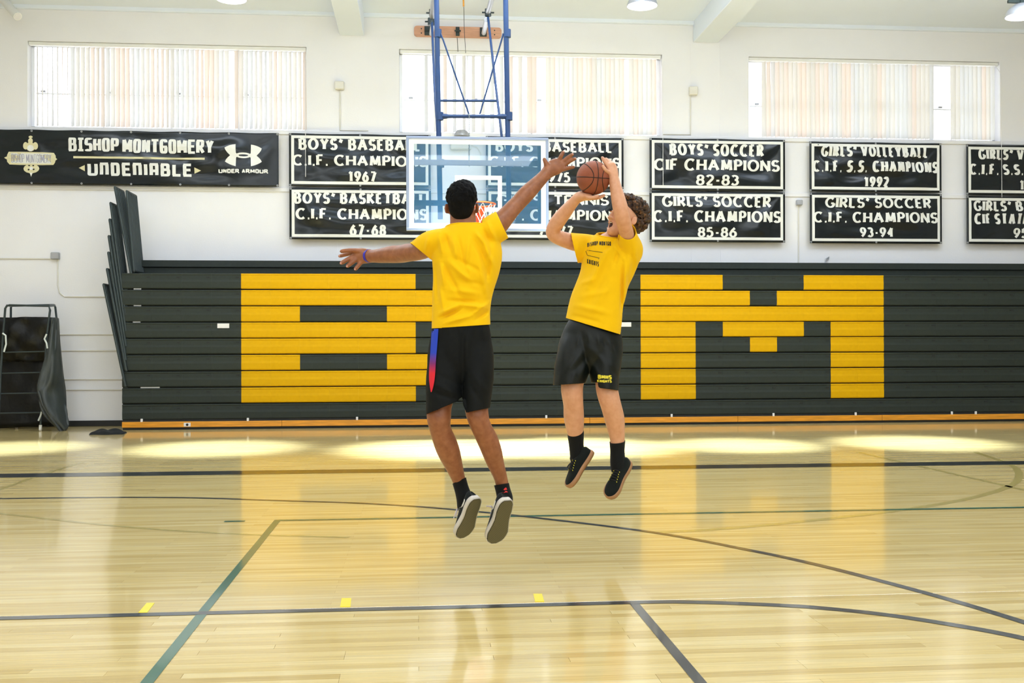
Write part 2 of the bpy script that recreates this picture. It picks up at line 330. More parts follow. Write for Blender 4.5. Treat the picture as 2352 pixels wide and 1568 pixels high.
def floor_mat(name, per_object):
    t = NT(name); b = t.b; g = t.new('ShaderNodeNewGeometry')
    c1, c2, c3 = S((225, 199, 132)), S((206, 178, 110)), S((234, 213, 155))
    if per_object:
        oi = t.new('ShaderNodeObjectInfo'); src = oi.outputs['Random']
        rp = t.new('ShaderNodeValToRGB'); e = rp.color_ramp.elements; e[0].color = (*c2, 1); e[1].color = (*c3, 1); e.new(0.45).color = (*c1, 1)
        t.link(src, rp.inputs['Fac']); base = rp.outputs['Color']
    else:
        br = t.new('ShaderNodeTexBrick'); br.offset = 0.37; br.offset_frequency = 2; br.squash = 1
        for k, v in (('Scale', 1.0), ('Mortar Size', 0.0011), ('Mortar Smooth', 0.3), ('Brick Width', 1.15), ('Row Height', 0.06), ('Bias', -0.15)): br.inputs[k].default_value = v
        br.inputs['Color1'].default_value = (*c1, 1); br.inputs['Color2'].default_value = (*c2, 1); br.inputs['Mortar'].default_value = (*S((196, 168, 106)), 1)
        t.link(g.outputs['Position'], br.inputs['Vector']); base = br.outputs['Color']
        n3 = t.new('ShaderNodeTexNoise'); mp3 = t.new('ShaderNodeMapping'); mp3.inputs['Scale'].default_value = (0.8, 17, 1); t.link(g.outputs['Position'], mp3.inputs['Vector']); t.link(mp3.outputs['Vector'], n3.inputs['Vector'])
        n3.inputs['Scale'].default_value = 1.0; n3.inputs['Detail'].default_value = 2
        mx3 = t.new('ShaderNodeMixRGB'); mx3.blend_type = 'MIX'; mx3.inputs[2].default_value = (*c3, 1)
        rr = t.new('ShaderNodeMapRange'); rr.inputs['From Min'].default_value = 0.42; rr.inputs['From Max'].default_value = 0.68; rr.inputs['To Max'].default_value = 0.85
        t.link(n3.outputs['Fac'], rr.inputs['Value']); t.link(rr.outputs['Result'], mx3.inputs[0]); t.link(base, mx3.inputs[1]); base = mx3.outputs['Color']
    mp = t.new('ShaderNodeMapping'); mp.inputs['Scale'].default_value = (2.2, 70, 1); t.link(g.outputs['Position'], mp.inputs['Vector'])
    n = t.new('ShaderNodeTexNoise'); n.inputs['Scale'].default_value = 1.0; n.inputs['Detail'].default_value = 6; t.link(mp.outputs['Vector'], n.inputs['Vector'])
    mr = t.new('ShaderNodeMapRange'); mr.inputs['From Min'].default_value = 0.3; mr.inputs['From Max'].default_value = 0.7; mr.inputs['To Min'].default_value = 0.84; mr.inputs['To Max'].default_value = 1.06
    t.link(n.outputs['Fac'], mr.inputs['Value'])
    mx = t.new('ShaderNodeMixRGB'); mx.blend_type = 'MULTIPLY'; mx.inputs[0].default_value = 1.0; t.link(base, mx.inputs[1]); t.link(mr.outputs['Result'], mx.inputs[2])
    t.link(mx.outputs['Color'], b.inputs['Base Color'])
    b.inputs['Roughness'].default_value = 0.22; b.inputs['Coat Weight'].default_value = 0.6; b.inputs['Coat Roughness'].default_value = 0.07; b.inputs['Specular IOR Level'].default_value = 0.2
    mp2 = t.new('ShaderNodeMapping'); mp2.inputs['Scale'].default_value = (0.5, 14, 1); t.link(g.outputs['Position'], mp2.inputs['Vector'])
    n2 = t.new('ShaderNodeTexNoise'); n2.inputs['Scale'].default_value = 1.2; n2.inputs['Detail'].default_value = 3; t.link(mp2.outputs['Vector'], n2.inputs['Vector'])
    bp = t.new('ShaderNodeBump'); bp.inputs['Strength'].default_value = 0.10; bp.inputs['Distance'].default_value = 0.004; t.link(n2.outputs['Fac'], bp.inputs['Height'])
    t.link(bp.outputs['Normal'], b.inputs['Normal']); t.link(bp.outputs['Normal'], b.inputs['Coat Normal'])
    return t.m
M['floor'] = floor_mat('maple_floor', False); M['board'] = floor_mat('maple_board', True)
def paint(name, col):
    m = mat(name, col, 0.3, noise=0.06, nscale=12, stretch=(0.6, 12, 1)); b = m.node_tree.nodes['Principled BSDF']
    b.inputs['Coat Weight'].default_value = 0.85; b.inputs['Coat Roughness'].default_value = 0.07; return m
M['lblack'] = paint('court_black', S((20, 30, 40))); M['lgreen'] = paint('court_green', S((22, 98, 74))); M['ltan'] = paint('court_tan', S((196, 176, 100)))

# ------------------------------------------------------------------ room shell
XL, XR, YB = -11.5, 16.5, -7.0
def struct(o): o['kind'] = 'structure'; return o
# floor: plane with a bay of single boards where they are large in view
BX0, BX1, BY0, BY1 = -3.0, 4.2, 3.30, 5.10
m = MB()
for (a, b, c, d) in ((XL, BY1, XR, WALL_Y), (XL, YB, XR, BY0), (XL, BY0, BX0, BY1), (BX1, BY0, XR, BY1)):
    m.add([(a, b, 0), (c, b, 0), (c, d, 0), (a, d, 0)], [(0, 1, 2, 3)])
m.add([(BX0, BY0, -0.012), (BX1, BY0, -0.012), (BX1, BY1, -0.012), (BX0, BY1, -0.012)], [(0, 1, 2, 3)])
floor = struct(m.obj('floor', M['floor']))
rows = 30; rh = (BY1-BY0)/rows; bd = {}
def board_mesh(L):
    k = round(L, 2)
    if k not in bd:
        e = 0.0009; mm = MB(); mm.box((-k/2+e/2, -rh/2+e/2, -0.012), (k/2-e/2, rh/2-e/2, 0.0), 0.0006); bd[k] = mesh('floor_board', mm.V, mm.F, M['board'])
    return bd[k]
for i in range(rows):
    x = BX0; y = BY0+(i+0.5)*rh; first = True
    while x < BX1-1e-4:
        L = RNG.choice((0.9, 1.2, 1.5, 1.8)) if not first else RNG.choice((0.3, 0.6, 0.9, 1.2)); first = False
        if BX1-(x+L) < 0.3: L = BX1-x
        L = round(L, 2)
        link('floor_board', board_mesh(L), floor, Vector((x+L/2, y, 0.0))-world_loc(floor)); x += L
# painted court lines and tape
def ribbon(name, pts, width, m_, z=0.0015, label=None, ends=None, k=8):
    W = [onZ(a, b) for a, b in pts]; W = crom([(p.x, p.y) for p in W], k) if len(W) > 2 else np.array([(p.x, p.y) for p in W])
    V = []; n = len(W)
    for i in range(n):
        d = W[min(i+1, n-1)]-W[max(i-1, 0)]; d = d/np.linalg.norm(d); nn = np.array((-d[1], d[0]))*width/2
        V += [(*(W[i]+nn), z), (*(W[i]-nn), z)]
    o = obj(name, V, [(2*i, 2*i+1, 2*i+3, 2*i+2) for i in range(n-1)], m_, floor)
    if label: o['label'] = label
    return o
def xl_(y0, y1, xa, xb, x): return y0+(y1-y0)*(x-xa)/(xb-xa)
ribbon('court_line', [(-330, 1096.5), (2700, 1058)], 0.31, M['lblack'], label='wide black boundary line across the far floor')
ribbon('court_line', [(640, 1195), (2700, 1159)], 0.06, M['lgreen'], z=0.0018, label='green line running right from the corner mark')
ribbon('court_line', [(515, 1197.5), (563, 1196.5)], 0.055, M['lgreen'], label='short green dash')
ribbon('court_line', [(638, 1194), (467, 1404)], 0.047, M['lgreen'], z=0.0016, label='slanting green line')
ribbon('court_line', [(464, 1410), (250, 1677)], 0.05, M['lgreen'], z=0.0016, label='slanting green line nearest the camera')
ribbon('court_line', [(-300, 1147), (0, 1145), (200, 1142.5), (430, 1143), (640, 1149.5), (800, 1154.5), (940, 1162), (1040, 1170), (1200, 1185.5), (1500, 1222.5), (1729, 1265), (1851, 1291), (1973, 1321), (2170, 1374), (2352, 1429), (2600, 1510)], 0.055, M['lblack'], z=0.002, label='thin black arc')
ribbon('court_line', [(-300, 1427), (0, 1420), (550, 1406), (1000, 1395.5), (1300, 1387.5), (1500, 1382.5), (1598, 1383), (1697, 1386), (1807, 1391), (1870, 1395), (2012, 1409), (2170, 1432), (2352, 1466), (2600, 1530)], 0.062, M['lblack'], z=0.002, label='nearer black line bending right')
ribbon('court_line', [(1456, 1385), (1690, 1664)], 0.047, M['lblack'], z=0.0016, label='black line slanting to the bottom edge')
ribbon('court_line', [(-60, 1141), (0, 1123.5), (90, 1092), (187, 1062)], 0.05, M['ltan'], z=0.001, label='faint tan line at the left')
ribbon('court_line', [(-60, 1172), (0, 1179), (250, 1206), (500, 1224), (800, 1234)], 0.045, M['ltan'], z=0.001, label='faint tan arc at the left')
ribbon('court_line', [(1500, 1223), (1700, 1211), (2000, 1180), (2200, 1150), (2310, 1120), (2340, 1095), (2322, 1068), (2240, 1038)], 0.07, M['ltan'], z=0.001, label='faint tan hooked arc at the right')
ribbon('court_line', [(1970, 1038), (2352, 1125), (2500, 1160)], 0.06, M['ltan'], z=0.001, label='faint tan slanting line at the right')
for q in (((337, 1385), (355, 1385), (338, 1407), (318, 1407)), ((785, 1374), (807, 1374), (805, 1394), (781, 1394)), ((1225, 1364), (1245, 1364), (1250, 1382), (1229, 1382))):
    V = [onZ(a, b) for a, b in q]; mm = MB(); mm.prism(V, (0, 0, 0.0002), (0, 0, 0.0024)); o = mm.obj('floor_tape', M['tape'])
    tag(o, ['yellow tape square on the floor left of the green line', 'yellow tape square on the floor in the middle', 'yellow tape square on the floor just left of the slanting black line'][0 if q[0][0] < 400 else 1 if q[0][0] < 900 else 2], 'tape', 'yellow tape marks on the floor')

# far wall with three window openings
wins = []
for (xa, xb, ya, yb) in ((63, 704, 101, 297), (917, 1521, 120, 309), (1720, 2297, 134, 320)):
    xm, ym = (xa+xb)/2, (ya+yb)/2
    wins.append((onY(xa, ym, WALL_Y).x, onY(xb, ym, WALL_Y).x, onY(xm, yb, WALL_Y).z, onY(xm, ya, WALL_Y).z))
zl = sum(w_[2] for w_ in wins)/3; zh = sum(w_[3] for w_ in wins)/3
TH = 0.28; m = MB(); x = XL
m.box((XL, WALL_Y, 0), (XR, WALL_Y+TH, zl)); m.box((XL, WALL_Y, zh), (XR, WALL_Y+TH, CEIL_Z))
for (a, b, c, d) in wins: m.box((x, WALL_Y, zl), (a, WALL_Y+TH, zh)); x = b
m.box((x, WALL_Y, zl), (XR, WALL_Y+TH, zh))
wall = struct(m.obj('wall_far', M['wall']))
m = MB(); m.box((XL-0.2, YB, 0), (XL, WALL_Y+TH, CEIL_Z)); struct(m.obj('wall_left', M['wall']))
m = MB(); m.box((XR, YB, 0), (XR+0.2, WALL_Y+TH, CEIL_Z)); struct(m.obj('wall_right', M['wall']))
m = MB(); m.box((XL, YB-0.2, 0), (XR, YB, CEIL_Z)); struct(m.obj('wall_near', M['wall']))
m = MB(); m.box((XL, YB, CEIL_Z), (XR, WALL_Y+TH, CEIL_Z+0.2)); ceiling = struct(m.obj('ceiling', M['ceil']))
for px0, px1 in ((780, 836), (1592, 1649), (-50, 3)):
    a = onY(px0, 90, WALL_Y).x; b = onY(px1, 90, WALL_Y).x; zb = onY((px0+px1)/2, 82 if px0 < 1000 else 98, WALL_Y).z
    if px0 < 0: a -= 5.55-(onY(3, 90, WALL_Y).x-onY(836, 90, WALL_Y).x)*-0; a = onY(836, 90, WALL_Y).x-2*5.55; b = a+0.4
    mm = MB(); mm.box((a, YB+0.01, zb), (b, WALL_Y-0.002, CEIL_Z+0.01), 0.008); o = mm.obj('beam', M['ceil'], ceiling)
# flat strips of wall and ledges
mm = MB(); z = onY(800, 304, WALL_Y).z; mm.box((XL, WALL_Y-0.03, z-0.05), (XR, WALL_Y+0.01, z+0.01), 0.006); struct(mm.obj('trim_1', M['wall']))
mm = MB(); z = onY(330, 431, WALL_Y).z; mm.box((XL, WALL_Y-0.025, z-0.045), (XR, WALL_Y+0.01, z+0.02), 0.006); struct(mm.obj('trim_2', M['wall']))
for px in (773, 844, 1587, 1655):
    X = onY(px, 200, WALL_Y).x; mm = MB(); mm.box((X-0.008, WALL_Y-0.006, 2.2), (X+0.008, WALL_Y+0.005, onY(px, 100, WALL_Y).z)); mm.obj('joint_strip', M['wall'], wall)
mm = MB(); zt = onY(230, 966, WALL_Y).z; mm.box((XL, WALL_Y-0.02, 0.0), (XR, WALL_Y+0.01, max(0.09, zt)), 0.004); struct(mm.obj('baseboard_far', M['black']))
mm = MB(); mm.box((XL, WALL_Y-0.06, CEIL_Z-0.06), (XR, WALL_Y+0.005, CEIL_Z+0.01), 0.01); struct(mm.obj('trim_3', M['ceil']))

# windows and blinds
blind_label = ['vertical blind closed over the left window above the wide banner', 'vertical blind with gaps in the middle window behind the hoop frame', 'vertical blind with one wide gap in the right window']
def vane_mesh(tw, m_, H):
    V = []; Fc = []; w_ = 0.089; ns = 6; nc = 3
    for j in range(ns+1):
        a = tw*(j/ns-0.5)
        for i in range(nc+1):
            u = (i/nc-0.5)*w_; cv = 0.006*(1-(2*i/nc-1)**2)
            V.append((u*math.cos(a)-cv*math.sin(a), u*math.sin(a)+cv*math.cos(a), H*j/ns))
    for j in range(ns):
        for i in range(nc): q = j*(nc+1)+i; Fc.append((q, q+1, q+nc+2, q+nc+1))
    return mesh('vane', V, Fc, m_, True)
H = zh-zl-0.10
vm = {(t, k): vane_mesh(math.radians(t), M['vane%d' % k], H) for t in (-16, -8, 0, 8, 16) for k in (0, 1, 2)}
def theta(wi, px):
    if wi == 0: return None if px < 86 or 600 < 0 else 58 if px < 158 else 24 if px < 352 else 42 if px < 470 else 26 if px < 525 else None if px < 541 else 40
    if wi == 1: return None if px < 978 else 55 if px < 1208 and int(px/11) % 2 == 0 else None if px < 1208 else 30 if px < 1222 else None if 1222 <= px < 1256 and int(px/12) % 3 else 27 if px < 1395 else 36 if px < 1430 else None if px < 1442 else 26 if px < 1505 else None
    return None if px < 1746 else 46 if px < 2040 else 34 if px < 2070 else 50 if px < 2140 else None if px < 2182 else 34 if px < 2215 else 22
for wi, (a, b, c, d) in enumerate(wins):
    c, d = zl, zh
    m = MB(); y0, y1 = WALL_Y+0.17, WALL_Y+0.23; t = 0.05
    m.box((a, y0, c), (a+t, y1, d), 0.004); m.box((b-t, y0, c), (b, y1, d), 0.004); m.box((a, y0, c), (b, y1, c+t), 0.004); m.box((a, y0, d-t), (b, y1, d), 0.004)
    fr = struct(m.obj('window_%d' % (wi+1), M['frame']))
    n = 4; pw = (b-a-2*t)/n; zm = c+(d-c)*0.42
    for i in range(n):
        xa = a+t+i*pw
        if i: mm = MB(); mm.box((xa-0.012, y0-0.005, c+t), (xa+0.02, y1, d-t), 0.003); mm.obj('mullion', M['frame'], fr)
        mm = MB(); mm.box((xa+0.02, y0+0.005, zm-0.011), (xa+pw-0.02, y1-0.005, zm+0.011), 0.003); mm.obj('meeting_rail', M['frame'], fr)
        mm = MB(); mm.box((xa+0.10, y0-0.03, zm+0.018), (xa+0.17, y0+0.01, zm+0.045), 0.004); mm.obj('latch', M['galv'], fr)
        for (za, zb) in ((c+t, zm-0.018), (zm+0.018, d-t)):
            mm = MB(); mm.box((xa+0.02, y0+0.028, za), (xa+pw-0.02, y0+0.034, zb)); mm.obj('pane', M['pane'], fr)
    bl = thing('vertical_blind', ((a+b)/2, WALL_Y+0.07, c), blind_label[wi], 'blind', 'vertical blinds in the high windows')
    mm = MB(); mm.box((a+0.01, WALL_Y+0.03, d-0.055), (b-0.01, WALL_Y+0.11, d-0.004), 0.006); mm.obj('head_rail', M['trimw'], bl)
    rg = random.Random(wi+3); x = a+0.05; g = 0; drift = 0.0
    while x < b-0.03:
        pr = (Vector((x, WALL_Y+0.07, (c+d)/2))-CO); dd = pr.dot(FW); px = 1176+F_PX*pr.dot(RT)/dd
        th_ = theta(wi, px)
        if th_ is not None:
            drift = 0.7*drift+rg.uniform(-6, 6); ang = math.radians(th_+drift+rg.uniform(-3, 3))
            k = 1 if rg.random() < 0.28 else 2 if rg.random() < 0.4 else 0
            o = link('vane', vm[(rg.choice((-16, -8, -8, 0, 0, 8, 8, 16)), k)], bl, Vector((x, WALL_Y+0.07, c+0.035))-bl.location); o.rotation_euler.z = -ang
        x += 0.0765
    cxp = onY((702, 1522, 2299)[wi], 300, WALL_Y-0.14).x; mm = MB(); mm.tube([(cxp, WALL_Y+0.02, d-0.05), (cxp, WALL_Y-0.15, d-0.25), (cxp, WALL_Y-0.16, onY(1176, (415, 425, 445)[wi], WALL_Y).z)], 0.0045, 6); mm.obj('pull_cord', M['label'], bl)

# wall boxes and conduits
def wbox(px, py, w_, h_, d_, name, label, cat, m_=M['conduit'], runs=()):
    p = onY(px, py, WALL_Y); mm = MB(); mm.box((p.x-w_/2, WALL_Y-d_, p.z-h_/2), (p.x+w_/2, WALL_Y-0.001, p.z+h_/2), 0.012)
    t = thing(name, (p.x, WALL_Y, p.z-h_/2), label, cat); mm.obj('housing', m_, t)
    for r_ in runs:
        mm = MB(); mm.tube([onY(a, b, WALL_Y-0.012) for a, b in r_], 0.011, 6); autosmooth(mm.obj('conduit', M['conduit'], t))
    return t
wbox(780, 198, 0.15, 0.13, 0.08, 'junction_box', 'small white box on the wall under the left ceiling beam', 'electrical box', runs=[[(781, 207), (781, 299), (846, 300)]])
wbox(1591, 210, 0.14, 0.14, 0.08, 'junction_box', 'small white box on the wall under the right ceiling beam', 'electrical box', runs=[[(1586, 219), (1586, 309), (1523, 308)]])
wbox(1834, 466, 0.10, 0.09, 0.07, 'junction_box', 'small grey-white box on the wall between two banner stacks', 'electrical box', M['galv'], [[(1834, 472), (1834, 606)]])
wbox(129, 588, 0.13, 0.11, 0.07, 'junction_box', 'grey box on the bare wall above the black cart', 'electrical box', M['galv'], [[(-40, 593), (122, 594)], [(133, 596), (133, 655), (137, 672), (148, 681), (275, 681)]])
for i, y in enumerate((768, 805, 871, 895)):
    mm = MB(); mm.tube([onY(100, y, WALL_Y-0.01), onY(330, y, WALL_Y-0.01)], 0.01, 6); o = mm.obj('conduit_pipe', M['conduit'])
    tag(o, ['thin white pipe along the low wall, topmost of the four', 'thin white pipe along the low wall, second from the top', 'thin white pipe along the low wall, third from the top', 'thin white pipe along the low wall, lowest of the four'][i], 'pipe', 'pipes on the low wall between cart and bleachers')
# emergency light behind the hoop and loose grey drape end on the bleacher top
p = onY(1058, 334, WALL_Y); t = thing('emergency_light', (p.x, WALL_Y, p.z-0.08), 'white emergency light box on the wall behind the glass backboard', 'light')
mm = MB(); mm.box((p.x-0.17, WALL_Y-0.1, p.z-0.075), (p.x+0.17, WALL_Y, p.z+0.075), 0.015); mm.obj('housing', M['conduit'], t)
mm = MB(); q = onY(1060, 309, WALL_Y-0.08); mm.lathe((q.x, WALL_Y-0.1, q.z-0.03), [(0.0, 0.1), (0.08, 0.09), (0.115, 0.04), (0.12, 0.0), (0.0, 0.0)], 16); autosmooth(mm.obj('lamp_head', M['galv'], t))
mm = MB(); mm.tube([onY(a, b, WALL_Y-0.02) for a, b in ((1083, 333), (1096, 338), (1104, 352), (1106, 380))], 0.008, 6); mm.obj('wire', M['conduit'], t)

# ------------------------------------------------------------------ ceiling lamps
for i, (px, py, lb) in enumerate(((531, -1, 'round white ceiling lamp above the left window'), (1475, 14, 'round white ceiling lamp left of the right beam'), (2346, 38, 'round ceiling lamp on a bracket at the right edge'))):
    p = P(px, py, 15.0); R_ = 0.205
    t = thing('ceiling_lamp', (p.x, p.y, p.z), lb, 'lamp', 'round high ceiling lamps')
    mm = MB(); mm.lathe(p, [(R_+0.012, 0.0), (R_+0.012, 0.03), (R_-0.02, 0.10), (0.10, 0.17), (0.0, 0.18)], 28); autosmooth(mm.obj('housing', M['galv'], t))
    mm = MB(); mm.lathe(p, [(0.0, -0.045), (0.10, -0.035), (R_-0.03, -0.012), (R_, 0.012)], 28); autosmooth(mm.obj('lens', M['lens'], t))
    mm = MB(); mm.box((p.x-0.03, p.y-0.03, p.z+0.17), (p.x+0.03, p.y+0.03, CEIL_Z)); mm.box((p.x-0.2, p.y-0.02, p.z+0.19), (p.x+0.2, p.y+0.02, p.z+0.23)); mm.obj('bracket', M['angle'] if i == 2 else M['galv'], t)
t0 = onY(2, -6, 16.8); t1 = onY(41, 38, 16.5)
t = thing('wall_spotlight', (t0.x, 16.9, t0.z-0.2), 'white tube spotlight high in the upper left corner', 'light')
mm = MB(); mm.tube([t0, t1], 0.065, 16); autosmooth(mm.obj('tube', M['trimw'], t)); mm = MB(); mm.tube([t0, (t0.x-0.02, 17.0, t0.z+0.02)], 0.03, 8); mm.obj('bracket', M['trimw'], t)
mm = MB(); d = (t1-t0).normalized(); mm.tube([t1-d*0.001, t1+d*0.006], 0.05, 16); mm.obj('lens', M['label'], t)
# ------------------------------------------------------------------ banners
def banner(px0, px1, py0, py1, label, lines, group, border=True, seed=0, amp=0.028, wide=False, extra=None, xm=None):
    xm = xm or (px0+px1)/2; ym = (py0+py1)/2; Yb = WALL_Y-0.11
    X0, X1 = onY(px0, ym, Yb).x, onY(px1, ym, Yb).x; Z1, Z0 = onY(xm, py0, Yb).z, onY(xm, py1, Yb).z
    rg = random.Random(seed*11+5); W, Hh = X1-X0, Z1-Z0
    ph = [rg.uniform(0, 6.28) for _ in range(8)]; A = [rg.uniform(0.5, 1.1) for _ in range(8)]
    gx = max(2, int(W/(0.7 if wide else 1.0)))
    def disp(x, z):
        u = (x-X0)/W; v = (z-Z0)/Hh
        top = np.abs(np.sin(np.pi*u*gx)); e = np.minimum(1, np.minimum(np.minimum(u, 1-u)*5, np.minimum(v, 1-v)*4))
        d = 0.55*np.sin(7*u*W/2+5*v+ph[0])*A[0] + 0.4*np.sin(13*u*W/2-9*v+ph[1])*A[1] + 0.35*np.sin(9*v*2+4*u+ph[2])*A[2]
        cl = np.exp(-((v-(1-1.6*u))*5)**2)*np.exp(-u*3)*1.5*np.sin((v+1.6*u)*14+ph[3]) if False else 0
        r1 = np.sqrt((u*W/Hh)**2+(1-v)**2)+1e-3; r2 = np.sqrt(((1-u)*W/Hh)**2+(1-v)**2)+1e-3
        a1 = np.arctan2(1-v, u*W/Hh+1e-6); a2 = np.arctan2(1-v, (1-u)*W/Hh+1e-6)
        d = d + 1.0*np.exp(-r1*1.2)*(1-np.exp(-r1*4))*np.sin(a1*9+ph[4]) + 1.0*np.exp(-r2*1.2)*(1-np.exp(-r2*4))*np.sin(a2*9+ph[5])
        d = d + 0.6*np.exp(-((v-0.8+0.35*top)*7)**2)*A[3]
        return amp*d*e + 0.012*e
    nx, nz = int(W/0.025)+1, int(Hh/0.025)+1
    xs = np.linspace(X0, X1, nx+1); zs = np.linspace(Z0, Z1, nz+1); XX, ZZ = np.meshgrid(xs, zs)
    sag = 0.008*np.sin(np.pi*gx*(XX-X0)/W)**2*((ZZ-Z0)/Hh)**4
    YY = Yb-disp(XX, ZZ); V = np.stack([XX, YY, ZZ-sag], -1).reshape(-1, 3)
    Fc = [(j*(nx+1)+i, j*(nx+1)+i+1, (j+1)*(nx+1)+i+1, (j+1)*(nx+1)+i) for j in range(nz) for i in range(nx)]
    t = thing('banner', ((X0+X1)/2, WALL_Y-0.06, Z0), label, 'banner', group)
    sh = obj('sheet', V, Fc, M['vinyl'], t, True); so = sh.modifiers.new('thick', 'SOLIDIFY'); so.thickness = 0.004; so.offset = 1
    def onb(V2, off=0.008):
        a = np.array([(v[0], v[1]) for v in V2]); return np.stack([a[:, 0], Yb-disp(a[:, 0], a[:, 1])-off, a[:, 1]], -1)
    if border:
        V2 = []; F2 = []; o_, w_ = 0.035, 0.045
        def strip(a, b, wv):  # a..b centreline, subdivided
            n = max(2, int(max(abs(b[0]-a[0]), abs(b[1]-a[1]))/0.045)); s0 = len(V2)
            for i in range(n+1):
                x = a[0]+(b[0]-a[0])*i/n; z = a[1]+(b[1]-a[1])*i/n; V2.append((x-wv[0], z-wv[1])); V2.append((x+wv[0], z+wv[1]))
            for i in range(n): F2.append((s0+2*i, s0+2*i+1, s0+2*i+3, s0+2*i+2))
        h = w_/2; c = o_+h
        strip((X0+o_, Z1-c), (X1-o_, Z1-c), (0, h)); strip((X0+o_, Z0+c), (X1-o_, Z0+c), (0, h))
        strip((X0+c, Z0+o_+w_), (X0+c, Z1-o_-w_), (h, 0)); strip((X1-c, Z0+o_+w_), (X1-c, Z1-o_-w_), (h, 0))
        obj('border', onb(V2), F2, M['ink'], t)
    for ln in lines:
        s_, a, b, y0, y1 = ln[:5]; kw = dict(ln[5]) if len(ln) > 5 else {}; mt = kw.pop('mat', 'ink'); xc = (a+b)/2
        x0, x1 = onY(a, (y0+y1)/2, Yb).x, onY(b, (y0+y1)/2, Yb).x; z1, z0 = onY(xc, y0, Yb).z, onY(xc, y1, Yb).z
        V2, F2 = text2d(s_, x0, x1, z0, z1, **kw)
        for Vw, Fw in by_word(V2, F2): obj('lettering', onb(Vw, 0.009 if mt != 'lilac' else 0.013), Fw, M[mt], t)
    mm = MB()
    for i in range(gx+1):
        for z in (Z0+0.02, Z1-0.02):
            x = X0+0.02+(W-0.04)*i/gx; y = float(Yb-disp(np.array(x), np.array(z)))
            mm.lathe((x, y-0.002, z), [(0.006, 0.004), (0.012, 0.006), (0.017, 0.002), (0.018, 0.0)], 8, (0, -1, 0))
    mm.obj('grommets', M['galv'], t)
    if extra: extra(t, onb, Yb)
    return t
ST = 'small championship banners hung in pairs'
TX = dict(tv=0.26, th=0.15, gap=0.085)
def L3(a, b, c): return [(*a, TX), (*b, TX), (*c, TX)]
banner(664, 989, 308, 429, 'black banner reading BOYS\' BASEBALL 1967, upper left of the pairs', L3(("BOYS' BASEBALL", 686, 967, 319, 346), ('C.I.F. CHAMPIONS', 671, 981, 357, 382), ('1967', 800, 865, 394, 418)), ST, seed=1)
banner(665, 990, 432, 550, 'black banner reading BOYS\' BASKETBALL 67-68, directly under the 1967 one', L3(("BOYS' BASKETBALL", 675, 978, 443, 469), ('C.I.F. CHAMPIONS', 679, 981, 479, 505), ('67-68', 803, 887, 516, 541)), ST, seed=2)
banner(1116, 1432, 315, 432, 'black banner reading BOYS\' BASEBALL 1975, behind the glass backboard\'s right side', L3(("BOYS' BASEBALL", 1138, 1407, 325, 350), ('C.I.F. CHAMPIONS', 1122, 1424, 361, 385), ('1975', 1245, 1310, 396, 419)), ST, seed=3)
banner(1117, 1432, 436, 551, 'black banner reading GIRLS\' TENNIS, behind the shooter and the backboard', L3(("GIRLS' TENNIS", 1140, 1398, 448, 471), ('C.I.F. CHAMPIONS', 1123, 1424, 482, 507), ('76-77', 1236, 1316, 519, 541)), ST, seed=4)
banner(1492, 1803, 319, 438, 'black banner reading BOYS\' SOCCER 82-83', L3(("BOYS' SOCCER", 1537, 1754, 331, 359), ('CIF CHAMPIONS', 1501, 1790, 366, 393), ('82-83', 1598, 1696, 402, 426)), ST, seed=5)
banner(1492, 1803, 440, 556, 'black banner reading GIRLS\' SOCCER 85-86', L3(("GIRLS' SOCCER", 1520, 1771, 450, 476), ('C.I.F. CHAMPIONS', 1499, 1793, 484, 511), ('85-86', 1602, 1692, 522, 545)), ST, seed=6)
banner(1859, 2162, 327, 441, 'black banner reading GIRLS\' VOLLEYBALL 1992', L3(("GIRLS' VOLLEYBALL", 1886, 2132, 336, 361), ('C.I.F. S.S. CHAMPIONS', 1866, 2154, 370, 396), ('1992', 1984, 2041, 406, 430)), ST, seed=7, amp=0.038)
banner(1860, 2163, 444, 559, 'black banner reading GIRLS\' SOCCER 93-94', L3(("GIRLS' SOCCER", 1895, 2138, 454, 478), ('C.I.F. CHAMPIONS', 1867, 2153, 487, 512), ('93-94', 1974, 2052, 522, 545)), ST, seed=8)
banner(2219, 2520, 333, 448, 'black banner cut by the right edge, upper one, reading GIRLS\' V', L3(("GIRLS' VOLLEYBALL", 2246, 2492, 344, 368), ('C.I.F. S.S. CHAMPIONS', 2225, 2513, 378, 403), ('1993', 2341, 2398, 414, 437)), ST, seed=9, xm=2290)
banner(2220, 2520, 450, 560, 'black banner cut by the right edge, lower one, reading GIRLS\' B', L3(("GIRLS' BASKETBALL", 2235, 2505, 462, 486), ('CIF STATE CHAMPIONS', 2237, 2511, 491, 516), ('95-96', 2327, 2410, 524, 547)), ST, seed=10, xm=2290)
